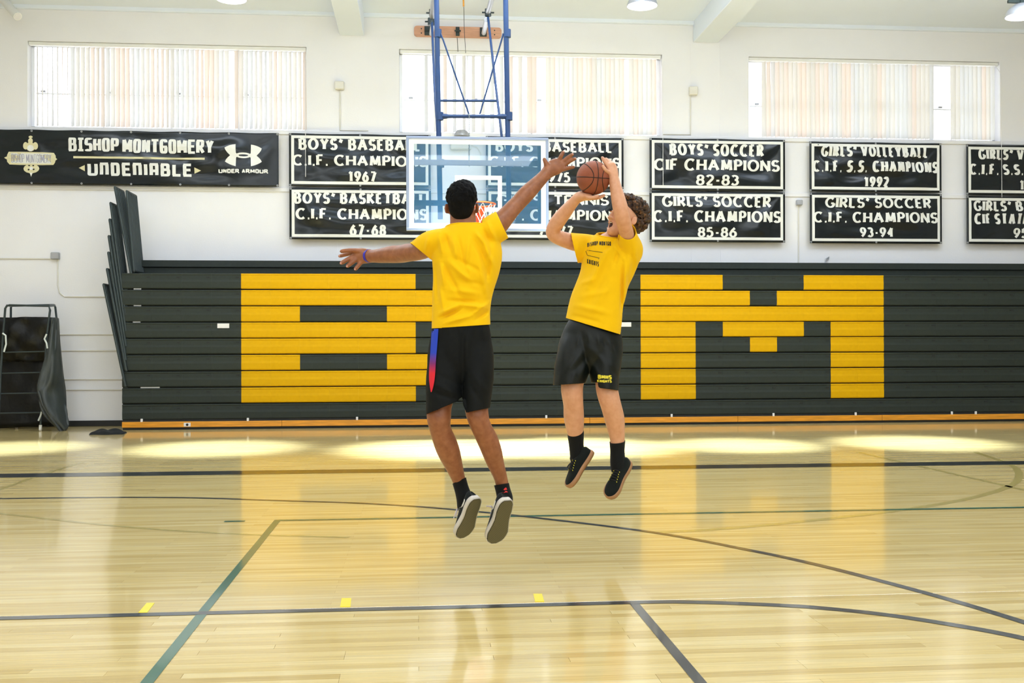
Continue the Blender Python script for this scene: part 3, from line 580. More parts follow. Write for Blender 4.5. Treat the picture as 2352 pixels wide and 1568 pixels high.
def big_extra(t, onb, Yb):
    def poly(name, pts, m_, ox, oy, sc_, off=0.006):
        # pts in photo-detail units -> wall coordinates through the centre of the drawing
        cx, cy = np.mean([p[0] for p in pts]), np.mean([p[1] for p in pts])
        V2 = [(onY(ox+p[0]/sc_, yref, Yb).x, onY(xref, oy+p[1]/sc_, Yb).z) for p in pts]
        n = len(V2); c = (sum(v[0] for v in V2)/n, sum(v[1] for v in V2)/n)
        return V2, c
    def fill(groups, name, m_, off=0.009):
        V = []; Fc = []
        for V2 in groups:
            n = len(V2); c = (sum(v[0] for v in V2)/n, sum(v[1] for v in V2)/n); b = len(V)
            V.append(c); mid = [((v[0]+c[0])/2, (v[1]+c[1])/2) for v in V2]; V += mid; V += V2
            for i in range(n):
                j = (i+1) % n; Fc.append((b, b+1+i, b+1+j)); Fc.append((b+1+i, b+1+n+i, b+1+n+j, b+1+j))
        obj(name, onb(V, off), Fc, M[m_], t)
    def W2(pts, ox, oy, s_): return [(onY(ox+p[0]/s_, yref, Yb).x, onY(xref, oy+p[1]/s_, Yb).z) for p in pts]
    s_ = 7.127
    # interlocked emblem at the right end
    xref, yref = 559, 358
    UL = [(1405, 362), (1437, 343), (1480, 323), (1530, 308), (1582, 300), (1583, 372), (1586, 440), (1600, 455), (1590, 500), (1540, 500), (1490, 480), (1450, 440), (1420, 400)]
    LL = [(1490, 480), (1540, 458), (1600, 458), (1600, 500), (1586, 520), (1583, 590), (1581, 658), (1530, 645), (1480, 625), (1435, 602), (1405, 582), (1420, 550), (1450, 515)]
    mir = lambda pts: [(3412-x, y) for x, y in reversed(pts)]
    ring = []
    for k in range(24):
        a0, a1 = 2*math.pi*k/24, 2*math.pi*(k+1)/24
        ring.append([(1706+130*math.cos(a0), 478+46*math.sin(a0)), (1706+130*math.cos(a1), 478+46*math.sin(a1)), (1706+78*math.cos(a1), 478+16*math.sin(a1)), (1706+78*math.cos(a0), 478+16*math.sin(a0))])
    fill([W2(q, 320, 290, s_) for q in (UL, LL, mir(UL), mir(LL), *ring)], 'emblem', 'ink')
    # rule and triangles
    xref, yref = 320, 364
    fill([W2([(170+301*i/12, y0) for i in range(13)] + [(170+301*i/12, y1) for i in range(12, -1, -1)], 0, 0, 1) for y0, y1 in ((361, 366),)], 'rule', 'cream')
    xref, yref = 320, 388
    xref = 188; fill([W2([(181, 385.5), (195, 379), (195, 393)], 0, 0, 1)], 'arrow', 'cream')
    xref = 455; fill([W2([(462, 392), (447, 385), (447, 399)], 0, 0, 1)], 'arrow', 'cream')
    # helmeted crest with a name plate at the left end
    xref, yref = 72, 360
    el = lambda cx, cy, rx, ry, n=14: [(cx+rx*math.cos(2*math.pi*k/n), cy+ry*math.sin(2*math.pi*k/n)) for k in range(n)]
    parts = [el(508, 178, 34, 22), el(510, 245, 40, 48), el(430, 325, 42, 62), el(590, 325, 42, 62), el(510, 340, 75, 75),
             [(150, 425), (330, 425), (520, 425), (700, 425), (885, 432), (920, 480), (925, 530), (915, 590), (885, 632), (700, 636), (520, 636), (330, 636), (165, 632), (128, 590), (120, 530), (128, 475)],
             [(80, 525), (115, 505), (150, 525), (115, 548)], [(895, 540), (925, 518), (950, 540), (925, 560)], el(520, 695, 132, 78)]
    fill([W2(q, 0, 290, s_) for q in parts], 'crest', 'cream')
    fill([W2(q, 0, 290, s_) for q in (el(510, 360, 52, 52), [(190, 448), (410, 448), (630, 448), (850, 452), (850, 612), (630, 612), (410, 612), (190, 608)], [(495, 765), (545, 765), (520, 830)], el(518, 690, 30, 26))], 'crest_panel', 'ink', 0.011)
    fill([W2(q, 0, 290, s_) for q in (el(482, 645, 16, 10), el(550, 645, 16, 10), el(475, 712, 14, 14), el(560, 708, 14, 14))], 'crest_holes', 'vinyl', 0.0135)
banner(-46, 640, 301, 425.5, 'wide black banner reading BISHOP MONTGOMERY UNDENIABLE at the upper left', [
    ('BISHOP', 158, 274, 317, 348.5, dict(tv=0.235, th=0.165, gap=0.05, q=5.01, flare=0)), ('MONTGOMERY', 282, 492, 320, 353, dict(tv=0.235, th=0.165, gap=0.05, q=5, flare=0)),
    ('UnDEniaBLE', 201, 441, 375, 405, dict(tv=0.26, th=0.2, gap=0.15, q=6, flare=0)), ('UNDER ARMOUR', 502, 616, 388.5, 398, dict(tv=0.3, th=0.24, gap=0.1, q=6, flare=0)),
    ('BISHOP MONTGOMERY', 28, 119, 355, 374, dict(tv=0.06, th=0.05, gap=0.05, q=5, flare=0, mat='lilac'))],
    'wide sponsor banner', border=False, seed=21, amp=0.022, wide=True, extra=big_extra, xm=320)

# ------------------------------------------------------------------ bleachers
FY = FRONT_Y
xA = onY(554, 780, FY).x; xB = onY(2030, 780, FY).x; MW = (xB-xA)/23.0; X00 = xA-4*MW
zt = [onY(555, y, FY).z for y in (627, 664, 702, 739.5, 776.5, 813.5, 851, 888.5, 926, 963)]
pitch = (zt[0]-zt[9])/9
NM = 33; XE = X00+NM*MW
bl = thing('bleachers', ((X00+XE)/2, FY+0.4, 0), 'folded black and yellow bleachers against the far wall, letters B and M', 'bleachers')
yellow = set()
for r, cs in {0: [4,5,6,7,8,9, 18,19,20, 24,25,26], 1: [4,5,6,7,8,9,10, 18,19,20,21, 23,24,25,26], 2: [4,5, 9,10, 18,19,20,21,22,23,24,25,26],
              3: [4,5,6,7,8,9, 18,19, 21,22,23, 25,26], 4: [4,5,6,7,8,9, 18,19, 22, 25,26], 5: [4,5, 9,10, 18,19, 25,26], 6: [4,5,6,7,8,9,10, 18,19, 25,26], 7: [4,5,6,7,8,9, 18,19, 25,26]}.items():
    for c in cs: yellow.add((r, c))
def seat_module(m_, L=MW, slot=True):
    h = pitch-0.014; e = 0.0004
    prof = [(0.02, 0.0), (0.004, 0.008), (0.0, 0.02), (-0.003, h*0.45), (0.002, h*0.60), (0.004, h-0.030), (-0.002, h-0.018), (0.0, h-0.004), (0.012, h), (0.22, h), (0.22, h-0.03), (0.03, h-0.03), (0.03, 0.0)]
    V = []; n = len(prof)
    for x in (-L/2+e, L/2-e):
        for y, z in prof: V.append((x, y, z))
    Fc = [(i, (i+1) % n, n+(i+1) % n, n+i) for i in range(n)] + [tuple(range(n-1, -1, -1)), tuple(range(n, 2*n))]; mi = [0]*len(Fc)
    if slot:
        b = len(V); x0 = L/2-0.075
        for x in (x0, x0+0.05):
            for y, z in ((-0.0035, h-0.052), (-0.0035, h-0.067), (0.004, h-0.067), (0.004, h-0.052)): V.append((x, y, z))
        q = [(0, 1, 5, 4), (3, 7, 6, 2), (0, 4, 7, 3), (1, 2, 6, 5), (0, 3, 2, 1), (4, 5, 6, 7)]
        Fc += [tuple(b+i for i in f) for f in q]; mi += [1]*6
    return mesh('seat_module', V, Fc, [m_, M['slot']], mi=mi)
mdark, myel = seat_module(M['seatd']), seat_module(M['seaty'], slot=False)
mend = seat_module(M['seatd'], 3.0, False)
for r in range(9):
    mm = MB(); mm.box((X00, FY+0.045, zt[r+1]-0.01), (XE+3.0, FY+0.30, zt[r]-0.05)); rowo = mm.obj('bench_row', M['slot'], bl)
    for c in range(NM):
        link('seat_module', myel if (r, c) in yellow else mdark, rowo, Vector((X00+(c+0.5)*MW, FY, zt[r+1]+0.007))-world_loc(rowo))
    link('seat_module', mend, rowo, Vector((XE+1.5, FY, zt[r+1]+0.007))-world_loc(rowo))
# top row, set back
zc = onY(900, 599.5, FY+0.5).z; zb0 = zt[0]-0.02
mm = MB(); mm.prism([(0, FY+0.50, zc), (0, FY+0.495, zc-0.10), (0, FY+0.53, zc-0.115), (0, FY+0.53, zb0), (0, FY+0.60, zb0), (0, FY+0.60, zc)], (X00+0.15, 0, 0), (XE+3, 0, 0))
o = mm.obj('top_bench_back', M['seatd'], bl)
mm = MB(); mm.box((X00+0.1, FY+0.2, zb0-0.05), (XE+3, FY+0.56, zb0)); mm.obj('top_deck', M['steel'], bl)
# kick board and pegs
zk = onY(1100, 962, FY).z
kz1, kz0 = onY(600, 966, FY-0.02).z, onY(600, 979, FY-0.02).z
for i in range(8):
    a = X00+i*2.35; b = min(a+2.35, XE+3) if i < 7 else XE+3; mm = MB(); mm.box((a+0.002, FY-0.02, kz0), (b-0.002, FY+0.01, kz1), 0.003); mm.obj('kick_board', M['oak'], bl)
mm = MB(); mm.box((X00+0.01, FY, 0.0), (XE+3, FY+0.8, kz1+0.03)); mm.obj('undercarriage', M['slot'], bl)
for px in (325, 569, 820, 1255, 1543, 1777, 1966, 2187, 2242):
    p = onY(px, 963 if px < 600 else 958 if px < 1500 else 953, FY-0.02); mm = MB(); mm.box((p.x-0.016, FY-0.02, kz1-0.005), (p.x+0.016, FY+0.0, kz1+0.045), 0.004); mm.obj('peg', M['label'], bl)
p = onY(430, 975, FY-0.02); pl = MB(); pl.box((p.x-0.05, FY-0.026, p.z-0.028), (p.x+0.05, FY-0.018, p.z+0.028), 0.003); pl = pl.obj('socket_plate', M['label'], bl)
mm = MB(); mm.lathe((p.x, FY-0.026, p.z), [(0.0, 0.004), (0.018, 0.004), (0.02, 0.0)], 12, (0, -1, 0)); mm.obj('socket', M['black'], pl)
for px, py in ((513, 748), (1437, 745)):
    p = onY(px, py, FY); mm = MB(); mm.box((p.x-0.088, FY-0.006, p.z-0.035), (p.x+0.088, FY-0.002, p.z+0.035), 0.002); mm.obj('number_label', M['label'], bl)
for px, py in ((316, 663), (316, 701), (314, 739), (345, 890)):
    p = onY(px, py, FY+0.02); L_ = 0.055 if px < 340 else 0.14; mm = MB(); mm.box((p.x-L_, FY+0.012, p.z-0.012), (p.x+L_, FY+0.04, p.z+0.012)); mm.obj('hinge_plate', M['galv'], bl)
# folded end rails, each a leaning frame of close bars
def end_rail(top, bot, n, step, Y0, lab=None, tw=0.0):
    """top, bot: pixel of the front bar ends; bars follow one another away from the camera"""
    a = onY(bot[0], bot[1], Y0); b = onY(top[0], top[1], Y0); e = MB(); L_ = []
    e.tube([b, b+Vector((0, step*(n-1), 0))], 0.018, 8); e.tube([a, a+Vector((0, step*(n-1), 0))], 0.018, 8)
    fo = e.obj('end_rail', M['steel'], bl); autosmooth(fo)
    if lab: fo['label'] = lab
    for k in range(n):
        mm = MB(); o_ = Vector((0, step*k, 0)); r_ = 0.020 if k in (0, n-1) else 0.017
        mm.tube([a+o_, b+o_], r_, 8); autosmooth(mm.obj('bar', M['steel'], fo))
YR = FY
end_rail((291, 439), (308, 622), 7, 0.085, YR+0.02)
end_rail((264, 430), (301, 628), 6, 0.09, YR+0.0)
for i, (tx, ty, bx, by) in enumerate(((254, 466, 289, 726), (252, 504, 289, 760), (250, 542, 289, 795), (249, 580, 289, 826), (246, 618, 290, 850), (238, 653, 288, 886))):
    end_rail((tx, ty), (bx, by), 5, 0.085, YR+0.02-0.01*i)
mm = MB(); a = onY(288, 850, YR); mm.box((a.x-0.04, YR+0.03, 0.60), (a.x+0.03, YR+0.55, zt[0]-0.1), 0.01); mm.obj('end_post', M['steel'], bl)

# ------------------------------------------------------------------ hoop hung from the ceiling
D = 13.5; PH = lambda x, y, dz=0.0: P(x, y, D+dz)
yb = PH(1096, 420).y
hp = thing('basketball_hoop', (PH(1096, 420).x, yb, PH(1096, 532).z), 'glass basketball backboard hung from the ceiling on blue steel posts', 'hoop')
X0, X1 = PH(932, 420).x, PH(1260, 420).x; Z0, Z1 = PH(1096, 531).z, PH(1096, 315).z; cx = (X0+X1)/2
# the board stands square to the wall, like the far wall itself
def YX(px, py, Y): return onY(px, py, Y)
X0, X1 = YX(933, 420, yb).x, YX(1260, 420, yb).x; Z0, Z1 = YX(1096, 530.5, yb).z, YX(1096, 314.5, yb).z
def frame_box(x0, x1, z0, z1, t, y0, y1, name, m_, par, bev=0.004):
    mm = MB(); mm.box((x0, y0, z0), (x1, y1, z0+t), bev); mm.box((x0, y0, z1-t), (x1, y1, z1), bev); mm.box((x0, y0, z0+t), (x0+t, y1, z1-t), bev); mm.box((x1-t, y0, z0+t), (x1, y1, z1-t), bev); return mm.obj(name, m_, par)
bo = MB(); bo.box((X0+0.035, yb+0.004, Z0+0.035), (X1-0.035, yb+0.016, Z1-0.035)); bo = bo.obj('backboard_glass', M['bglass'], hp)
frame_box(X0, X1, Z0, Z1, 0.036, yb-0.012, yb+0.045, 'rim_frame', M['bframe'], bo)
frame_box(X0+0.036, X1-0.036, Z0+0.036, Z1-0.036, 0.062, yb-0.003, yb+0.0035, 'white_band', M['bband'], bo, 0)
sx0, sx1 = YX(1153-108, 420, yb).x, YX(1153, 420, yb).x; sz1, sz0 = YX(1096, 403, yb).z, YX(1096, 486, yb).z
frame_box(sx0, sx1, sz0, sz1, 0.055, yb-0.003, yb+0.0035, 'target_square', M['bband'], bo, 0)
# brackets behind the glass
for py in (375.5, 468):
    z = YX(1096, py, yb+0.1).z; mm = MB(); mm.box((X0+0.1, yb+0.06, z-0.035), (X1-0.1, yb+0.066, z+0.035)); mm.box((X0+0.1, yb+0.06, z+0.03), (X1-0.1, yb+0.11, z+0.036)); 
    for k in range(9):
        if k not in (1, 2, 6, 7): continue
        mm.lathe((X0+0.15+(X1-X0-0.3)*k/8, yb+0.06, z), [(0.0, 0.008), (0.012, 0.008), (0.014, 0.0)], 8, (0, -1, 0))
    mm.obj('cross_angle', M['angle'], hp)
for px in (945, 1239):
    x = YX(px, 420, yb+0.1).x; mm = MB(); mm.box((x-0.03, yb+0.05, Z0+0.10), (x+0.03, yb+0.056, Z1-0.10)); mm.obj('side_angle', M['angle'], hp)
def rod(pts, r, name, m_, par=hp, n=10):
    mm = MB(); mm.tube(pts, r, n); return autosmooth(mm.obj(name, m_, par))
yp = yb+0.14
mast = [rod([YX(1001.5, -60, yp), YX(1007, 267, yp), YX(1011.5, 503, yp)], 0.034, 'mast', M['blue'], n=14), rod([YX(1160.5, -60, yp), YX(1165.5, 267, yp), YX(1169.5, 500, yp)], 0.034, 'mast', M['blue'], n=14)]
for k, px in enumerate((1006, 1165)):
    for py in (267, 77, 375):
        mm = MB(); a = YX(px+(py-77)*0.02, py-9, yp); b = YX(px+(py-77)*0.02, py+9, yp); mm.tube([a, b], 0.048, 14); autosmooth(mm.obj('clamp', M['blue'], mast[k]))
rod([YX(1007, 267, yp), YX(1020, 267, yp), YX(1035, 267, yp), YX(1140, 267.5, yp), YX(1155, 267.5, yp), YX(1166, 267.5, yp)], [0.036, 0.034, 0.024, 0.024, 0.034, 0.036], 'cross_pipe', M['blue'])
rod([YX(1012, 77, yp-0.03), YX(1018, 92, yp-0.03), YX(1077, 262, yp-0.03)], 0.011, 'brace', M['blue'])
rod([YX(1156, 77, yp+0.03), YX(1152, 92, yp+0.03), YX(1102, 262, yp+0.03)], 0.011, 'brace', M['blue'])
yk = 14.7
rod([YX(998, 231, yk-0.5), YX(1143, 231.5, yk-0.5)], 0.017, 'rear_pipe', M['blue'])
rod([YX(1006, 318, yp+0.05), YX(998, 200, yp+0.5), YX(992, 45, yk)], 0.017, 'rear_strut', M['blue'])
rod([YX(1153, 318, yp+0.05), YX(1139, 200, yp+0.5), YX(1121, 40, yk)], 0.017, 'rear_strut', M['blue'])
rod([YX(995, 50, yk), YX(990.5, 78, 16.8)], 0.033, 'back_tube', M['galv'], n=14); rod([YX(999, -50, 13.2), YX(996, 0, 13.95), YX(992, 40, yk)], 0.036, 'back_tube', M['galv'], n=14)
rod([YX(1118, 45, yk), YX(1111, 76, 16.8)], 0.036, 'back_tube', M['galv'], n=14); rod([YX(1137, -50, 13.2), YX(1129, 0, 13.95), YX(1121, 28, yk)], 0.036, 'back_tube', M['galv'], n=14)
for px, py in ((993, 30), (1121, 29), (990, 50)):
    mm = MB(); c = YX(px, py, yk); mm.tube([c-Vector((0.085, 0, 0)), c+Vector((0.085, 0, 0))], 0.012, 6); mm.tube([c-Vector((0, 0, 0.05)), c+Vector((0, 0, 0.05))], 0.045, 12); mm.obj('collar_clamp', M['steel'], hp)
# rim and net
rz = YX(1096, 469, yb-0.38).z; rc = Vector((YX(1096, 469, yb-0.38).x, yb-0.38, rz)); R = 0.229
mm = MB(); mm.tube([rc+Vector((R*math.cos(2*math.pi*k/32), R*math.sin(2*math.pi*k/32), 0)) for k in range(32)], 0.009, 8, closed=True); rim = autosmooth(mm.obj('rim', M['orange'], hp))
mm = MB(); mm.box((rc.x-0.11, yb-0.006, rz-0.22), (rc.x+0.11, yb-0.018, rz+0.02), 0.004); mm.box((rc.x-0.06, yb-0.16, rz-0.02), (rc.x+0.06, yb-0.01, rz-0.005), 0.003); mm.prism([(rc.x-0.055, yb-0.16, rz-0.01), (rc.x-0.055, yb-0.012, rz-0.01), (rc.x-0.055, yb-0.012, rz-0.14)], (0, 0, 0), (0.01, 0, 0)); mm.prism([(rc.x+0.045, yb-0.16, rz-0.01), (rc.x+0.045, yb-0.012, rz-0.01), (rc.x+0.045, yb-0.012, rz-0.14)], (0, 0, 0), (0.01, 0, 0)); mm.obj('rim_bracket', M['orange'], rim)
mm = MB(); nr = [(R, 0.0), (R*0.9, -0.09), (R*0.74, -0.19), (R*0.6, -0.29), (R*0.54, -0.38)]
for k in range(12):
    for s_ in (0.5, -0.5):
        pts = []
        for j, (r_, dz) in enumerate(nr):
            a = 2*math.pi*(k+0.5+s_*(j % 2 if s_ > 0 else j % 2))/12; pts.append(rc+Vector((r_*math.cos(a), r_*math.sin(a), dz-0.006)))
        mm.tube(pts, 0.0042, 5)
mm.obj('net', M['net'], rim)
# plank on the wall that the tubes brace against, with fixings
xa, xb = onY(951, 72, WALL_Y-0.06).x, onY(1152, 72, WALL_Y-0.06).x; za, zb = onY(1050, 61, WALL_Y-0.06).z, onY(1050, 84.5, WALL_Y-0.06).z
pk = thing('wall_plank', ((xa+xb)/2, WALL_Y-0.03, zb), 'salmon coloured wooden plank bolted high on the wall behind the hoop posts', 'plank')
hz = (za+zb)/2; rr = (za-zb)/2*0.6; pts = []
for cx_, cz_, a0 in ((xb-rr, za-rr, 0), (xa+rr, za-rr, 90), (xa+rr, zb+rr, 180), (xb-rr, zb+rr, 270)):
    for k in range(5): a = math.radians(a0+k*22.5); pts.append((cx_+rr*math.cos(a), WALL_Y-0.001, cz_+rr*math.sin(a)))
mm = MB(); mm.prism(pts, (0, 0, 0), (0, -0.06, 0)); mm.obj('board', M['plank'], pk)
for px in (983, 1051, 1110):
    x = onY(px, 72, WALL_Y-0.06).x; mm = MB(); mm.box((x-0.055 if px != 1051 else x-0.03, WALL_Y-0.09, zb+0.01), (x+0.055 if px != 1051 else x+0.03, WALL_Y-0.06, za-0.012), 0.006)
    mm.tube([(x-0.05, WALL_Y-0.11, hz), (x+0.05, WALL_Y-0.11, hz)], 0.014, 8); mm.obj('bracket', M['steel'], pk)
for px in (968, 1136):
    x = onY(px, 72, WALL_Y-0.06).x
    for dz in (-0.035, 0.035): mm = MB(); mm.lathe((x, WALL_Y-0.06, hz+dz), [(0.0, 0.006), (0.010, 0.006), (0.012, 0.0)], 8, (0, -1, 0)); mm.obj('bolt', M['steel'], pk)
# cables
o = rod([YX(1064, -40, 15.5), YX(1066, 60, 15.6), YX(1069.5, 122, 15.7)], 0.004, 'winch_cable', M['steel'], None, 5); tag(o, 'thin dark cable hanging from the ceiling behind the hoop posts', 'cable')
mm = MB(); mm.tube([YX(1064.5, -2, 15.5), YX(1064.8, 15, 15.5)], 0.012, 8); mm.obj('cable_hook', M['oak'], o)
o = rod([YX(1050, 86, 16.9), YX(1052, 119, 16.9)], 0.005, 'pull_cord', M['steel'], None, 5); tag(o, 'short cord hanging from the middle bracket of the plank', 'cord')
yc = yp-0.11; mm = MB()
for i in range(28):
    a = YX(1077.5, 262+i*4.3, yc); b = YX(1077.5, 265.6+i*4.3, yc); dx = 0.008*(1 if i % 2 else -1); mm.tube([a+Vector((dx, 0, 0)), (a+b)/2-Vector((dx*0.4, 0, 0)), b+Vector((dx, 0, 0))], 0.006, 5)
mm.obj('chain', M['rope'], hp)

# ------------------------------------------------------------------ covered cart at the left edge
YC = 16.15
ct = thing('rolling_rack', (onY(70, 985, YC).x, YC+0.3, 0), 'black tube rack with a black cover at the left edge', 'rack')
C = lambda x, y, dy=0.0: onY(x, y, YC+dy)
rod([C(-4, 985), C(2, 850), C(8, 760), C(12, 708), C(16, 702), C(22, 700.5), C(112, 702.5), C(115, 712), C(108, 765), C(97, 930), C(92, 988)], 0.016, 'front_frame', M['steel'], ct)
rod([C(24, 980, .55), C(25, 706, .55), C(28, 702, .55), C(124, 700, .55), C(127, 705, .55), C(136, 790, .55), C(140, 900, .55), C(141, 970, .55)], 0.016, 'rear_frame', M['steel'], ct)
rod([C(16, 701), C(27, 703, .55)], 0.014, 'top_tie', M['steel'], ct); rod([C(112, 702), C(125, 701, .55)], 0.018, 'top_tie', M['steel'], ct)
for y, xa_, xb_ in ((809, 12, 103), (857, 4, 101), (904, 0, 99), (949, -4, 96)):
    rod([C(xa_, y), C(xb_, y-2)], 0.011, 'rung', M['steel'], ct)
def sheet(rows, name, m_, par, thick=0.01, k=5, wob=0.012, seed=1):
    """rows of (px, py, dy) control points -> smooth draped cloth"""
    R_ = [crom([tuple(C(*q)) for q in r_], k) for r_ in rows]; R_ = np.array(R_); G = np.array([crom(R_[:, i], k) for i in range(R_.shape[1])]).transpose(1, 0, 2)
    n0, n1 = G.shape[:2]; u = np.linspace(0, 1, n1)[None, :]; v = np.linspace(0, 1, n0)[:, None]
    G[..., 1] += wob*(np.sin(u*17+v*9+seed)+0.8*np.sin(u*11-v*13+seed*2)+0.4*np.sin(u*31-v*22+seed*3)); V = G.reshape(-1, 3)
    Fc = [(j*n1+i, j*n1+i+1, (j+1)*n1+i+1, (j+1)*n1+i) for j in range(n0-1) for i in range(n1-1)]
    o = obj(name, V, Fc, m_, par, True); s_ = o.modifiers.new('t', 'SOLIDIFY'); s_.thickness = thick; s_.offset = 0; return o
sheet([[(-30, 727, .12), (20, 729, .12), (70, 727.5, .12), (132, 729, .16)], [(-30, 780, .12), (20, 780, .10), (70, 785, .14), (118, 780, .14)], [(-30, 830, .2), (20, 830, .2), (60, 830, .22), (108, 830, .2)]], 'cover_top', M['vcover'], ct, wob=0.022, seed=2)
sheet([[(-30, 815, .42), (30, 815, .42), (80, 815, .42), (108, 815, .40)], [(-30, 900, .42), (30, 900, .42), (80, 900, .42), (105, 900, .42)], [(-30, 984, .42), (30, 982, .42), (80, 978, .42), (120, 978, .44)]], 'cover_back', M['vcover'], ct, seed=3)
sheet([[(120, 729, .0), (128, 729, .1), (133, 731, .2)], [(108, 800, -.04), (124, 800, .0), (139, 790, .2)], [(92, 860, -.08), (118, 868, -.06), (144, 855, .2)], [(87, 900, -.12), (108, 905, -.1), (149, 900, .2)], [(100, 950, -.12), (125, 955, -.1), (156, 950, .15)], [(141, 993, -.05), (150, 992, -.02), (158, 975, .1)]], 'cover_flap', M['gcover'], ct, 0.02, 6, 0.016, 5)
rod([C(88, 898, -.14), C(98, 930, -.14), C(118, 962, -.12), C(140, 989, -.06)], 0.02, 'flap_edge', M['gcover'], ct)
for pts in (((6, 765), (13, 770), (14, 790), (9, 808)), ((107, 767), (102, 778), (107, 788), (109, 800)), ((96, 945), (93, 955), (88, 966))):
    rod([C(a, b, -.03) for a, b in pts], 0.013, 'strap', M['strap'], ct, 6)
for px, py in ((93, 992), (38, 984)):
    p = C(px, py, -.01 if px > 50 else .5); mm = MB(); mm.tube([(p.x-0.014, p.y, 0.03), (p.x+0.014, p.y, 0.03)], 0.03, 14); mm.box((p.x-0.02, p.y-0.012, 0.03), (p.x+0.02, p.y+0.012, 0.09), 0.004); autosmooth(mm.obj('caster', M['conduit'], ct))

# cloth on the floor
a, b = onZ(201, 999), onZ(276, 999); n1, n0 = 40, 16; V = []; Fc = []
for j in range(n0+1):
    for i in range(n1+1):
        u = i/n1; v = j/n0; e = (math.sin(math.pi*u)**0.35)*(math.sin(math.pi*v)**0.5)
        hgt = 0.012+0.075*e*(0.55+0.45*abs(math.sin(u*7.5+1.2+v*2)))*(0.8+0.2*math.sin(v*9+u*4))
        if j in (0, n0) or i in (0, n1): hgt = 0.002
        V.append((a.x+(b.x-a.x)*u+0.02*math.sin(v*6), a.y+0.02+0.30*v+0.02*math.sin(u*9), hgt))
for j in range(n0):
    for i in range(n1): q = j*(n1+1)+i; Fc.append((q, q+1, q+n1+2, q+n1+1))
tag(obj('shirt', V, Fc, M['cloth'], None, True), 'crumpled black garment lying on the floor between cart and bleachers', 'clothing')
p = onY(1900, 599, FY+0.53); t = thing('wall_hook', (p.x, WALL_Y, p.z), 'tiny grey bent hook on the wall just above the bleachers, right of the centre', 'hook')
mm = MB(); mm.tube([onY(1896, 602, WALL_Y-.03), onY(1897, 594, WALL_Y-.03), onY(1904, 590, WALL_Y-.03), onY(1902, 596, WALL_Y-.02)], 0.012, 6); mm.obj('bent_rod', M['galv'], t)
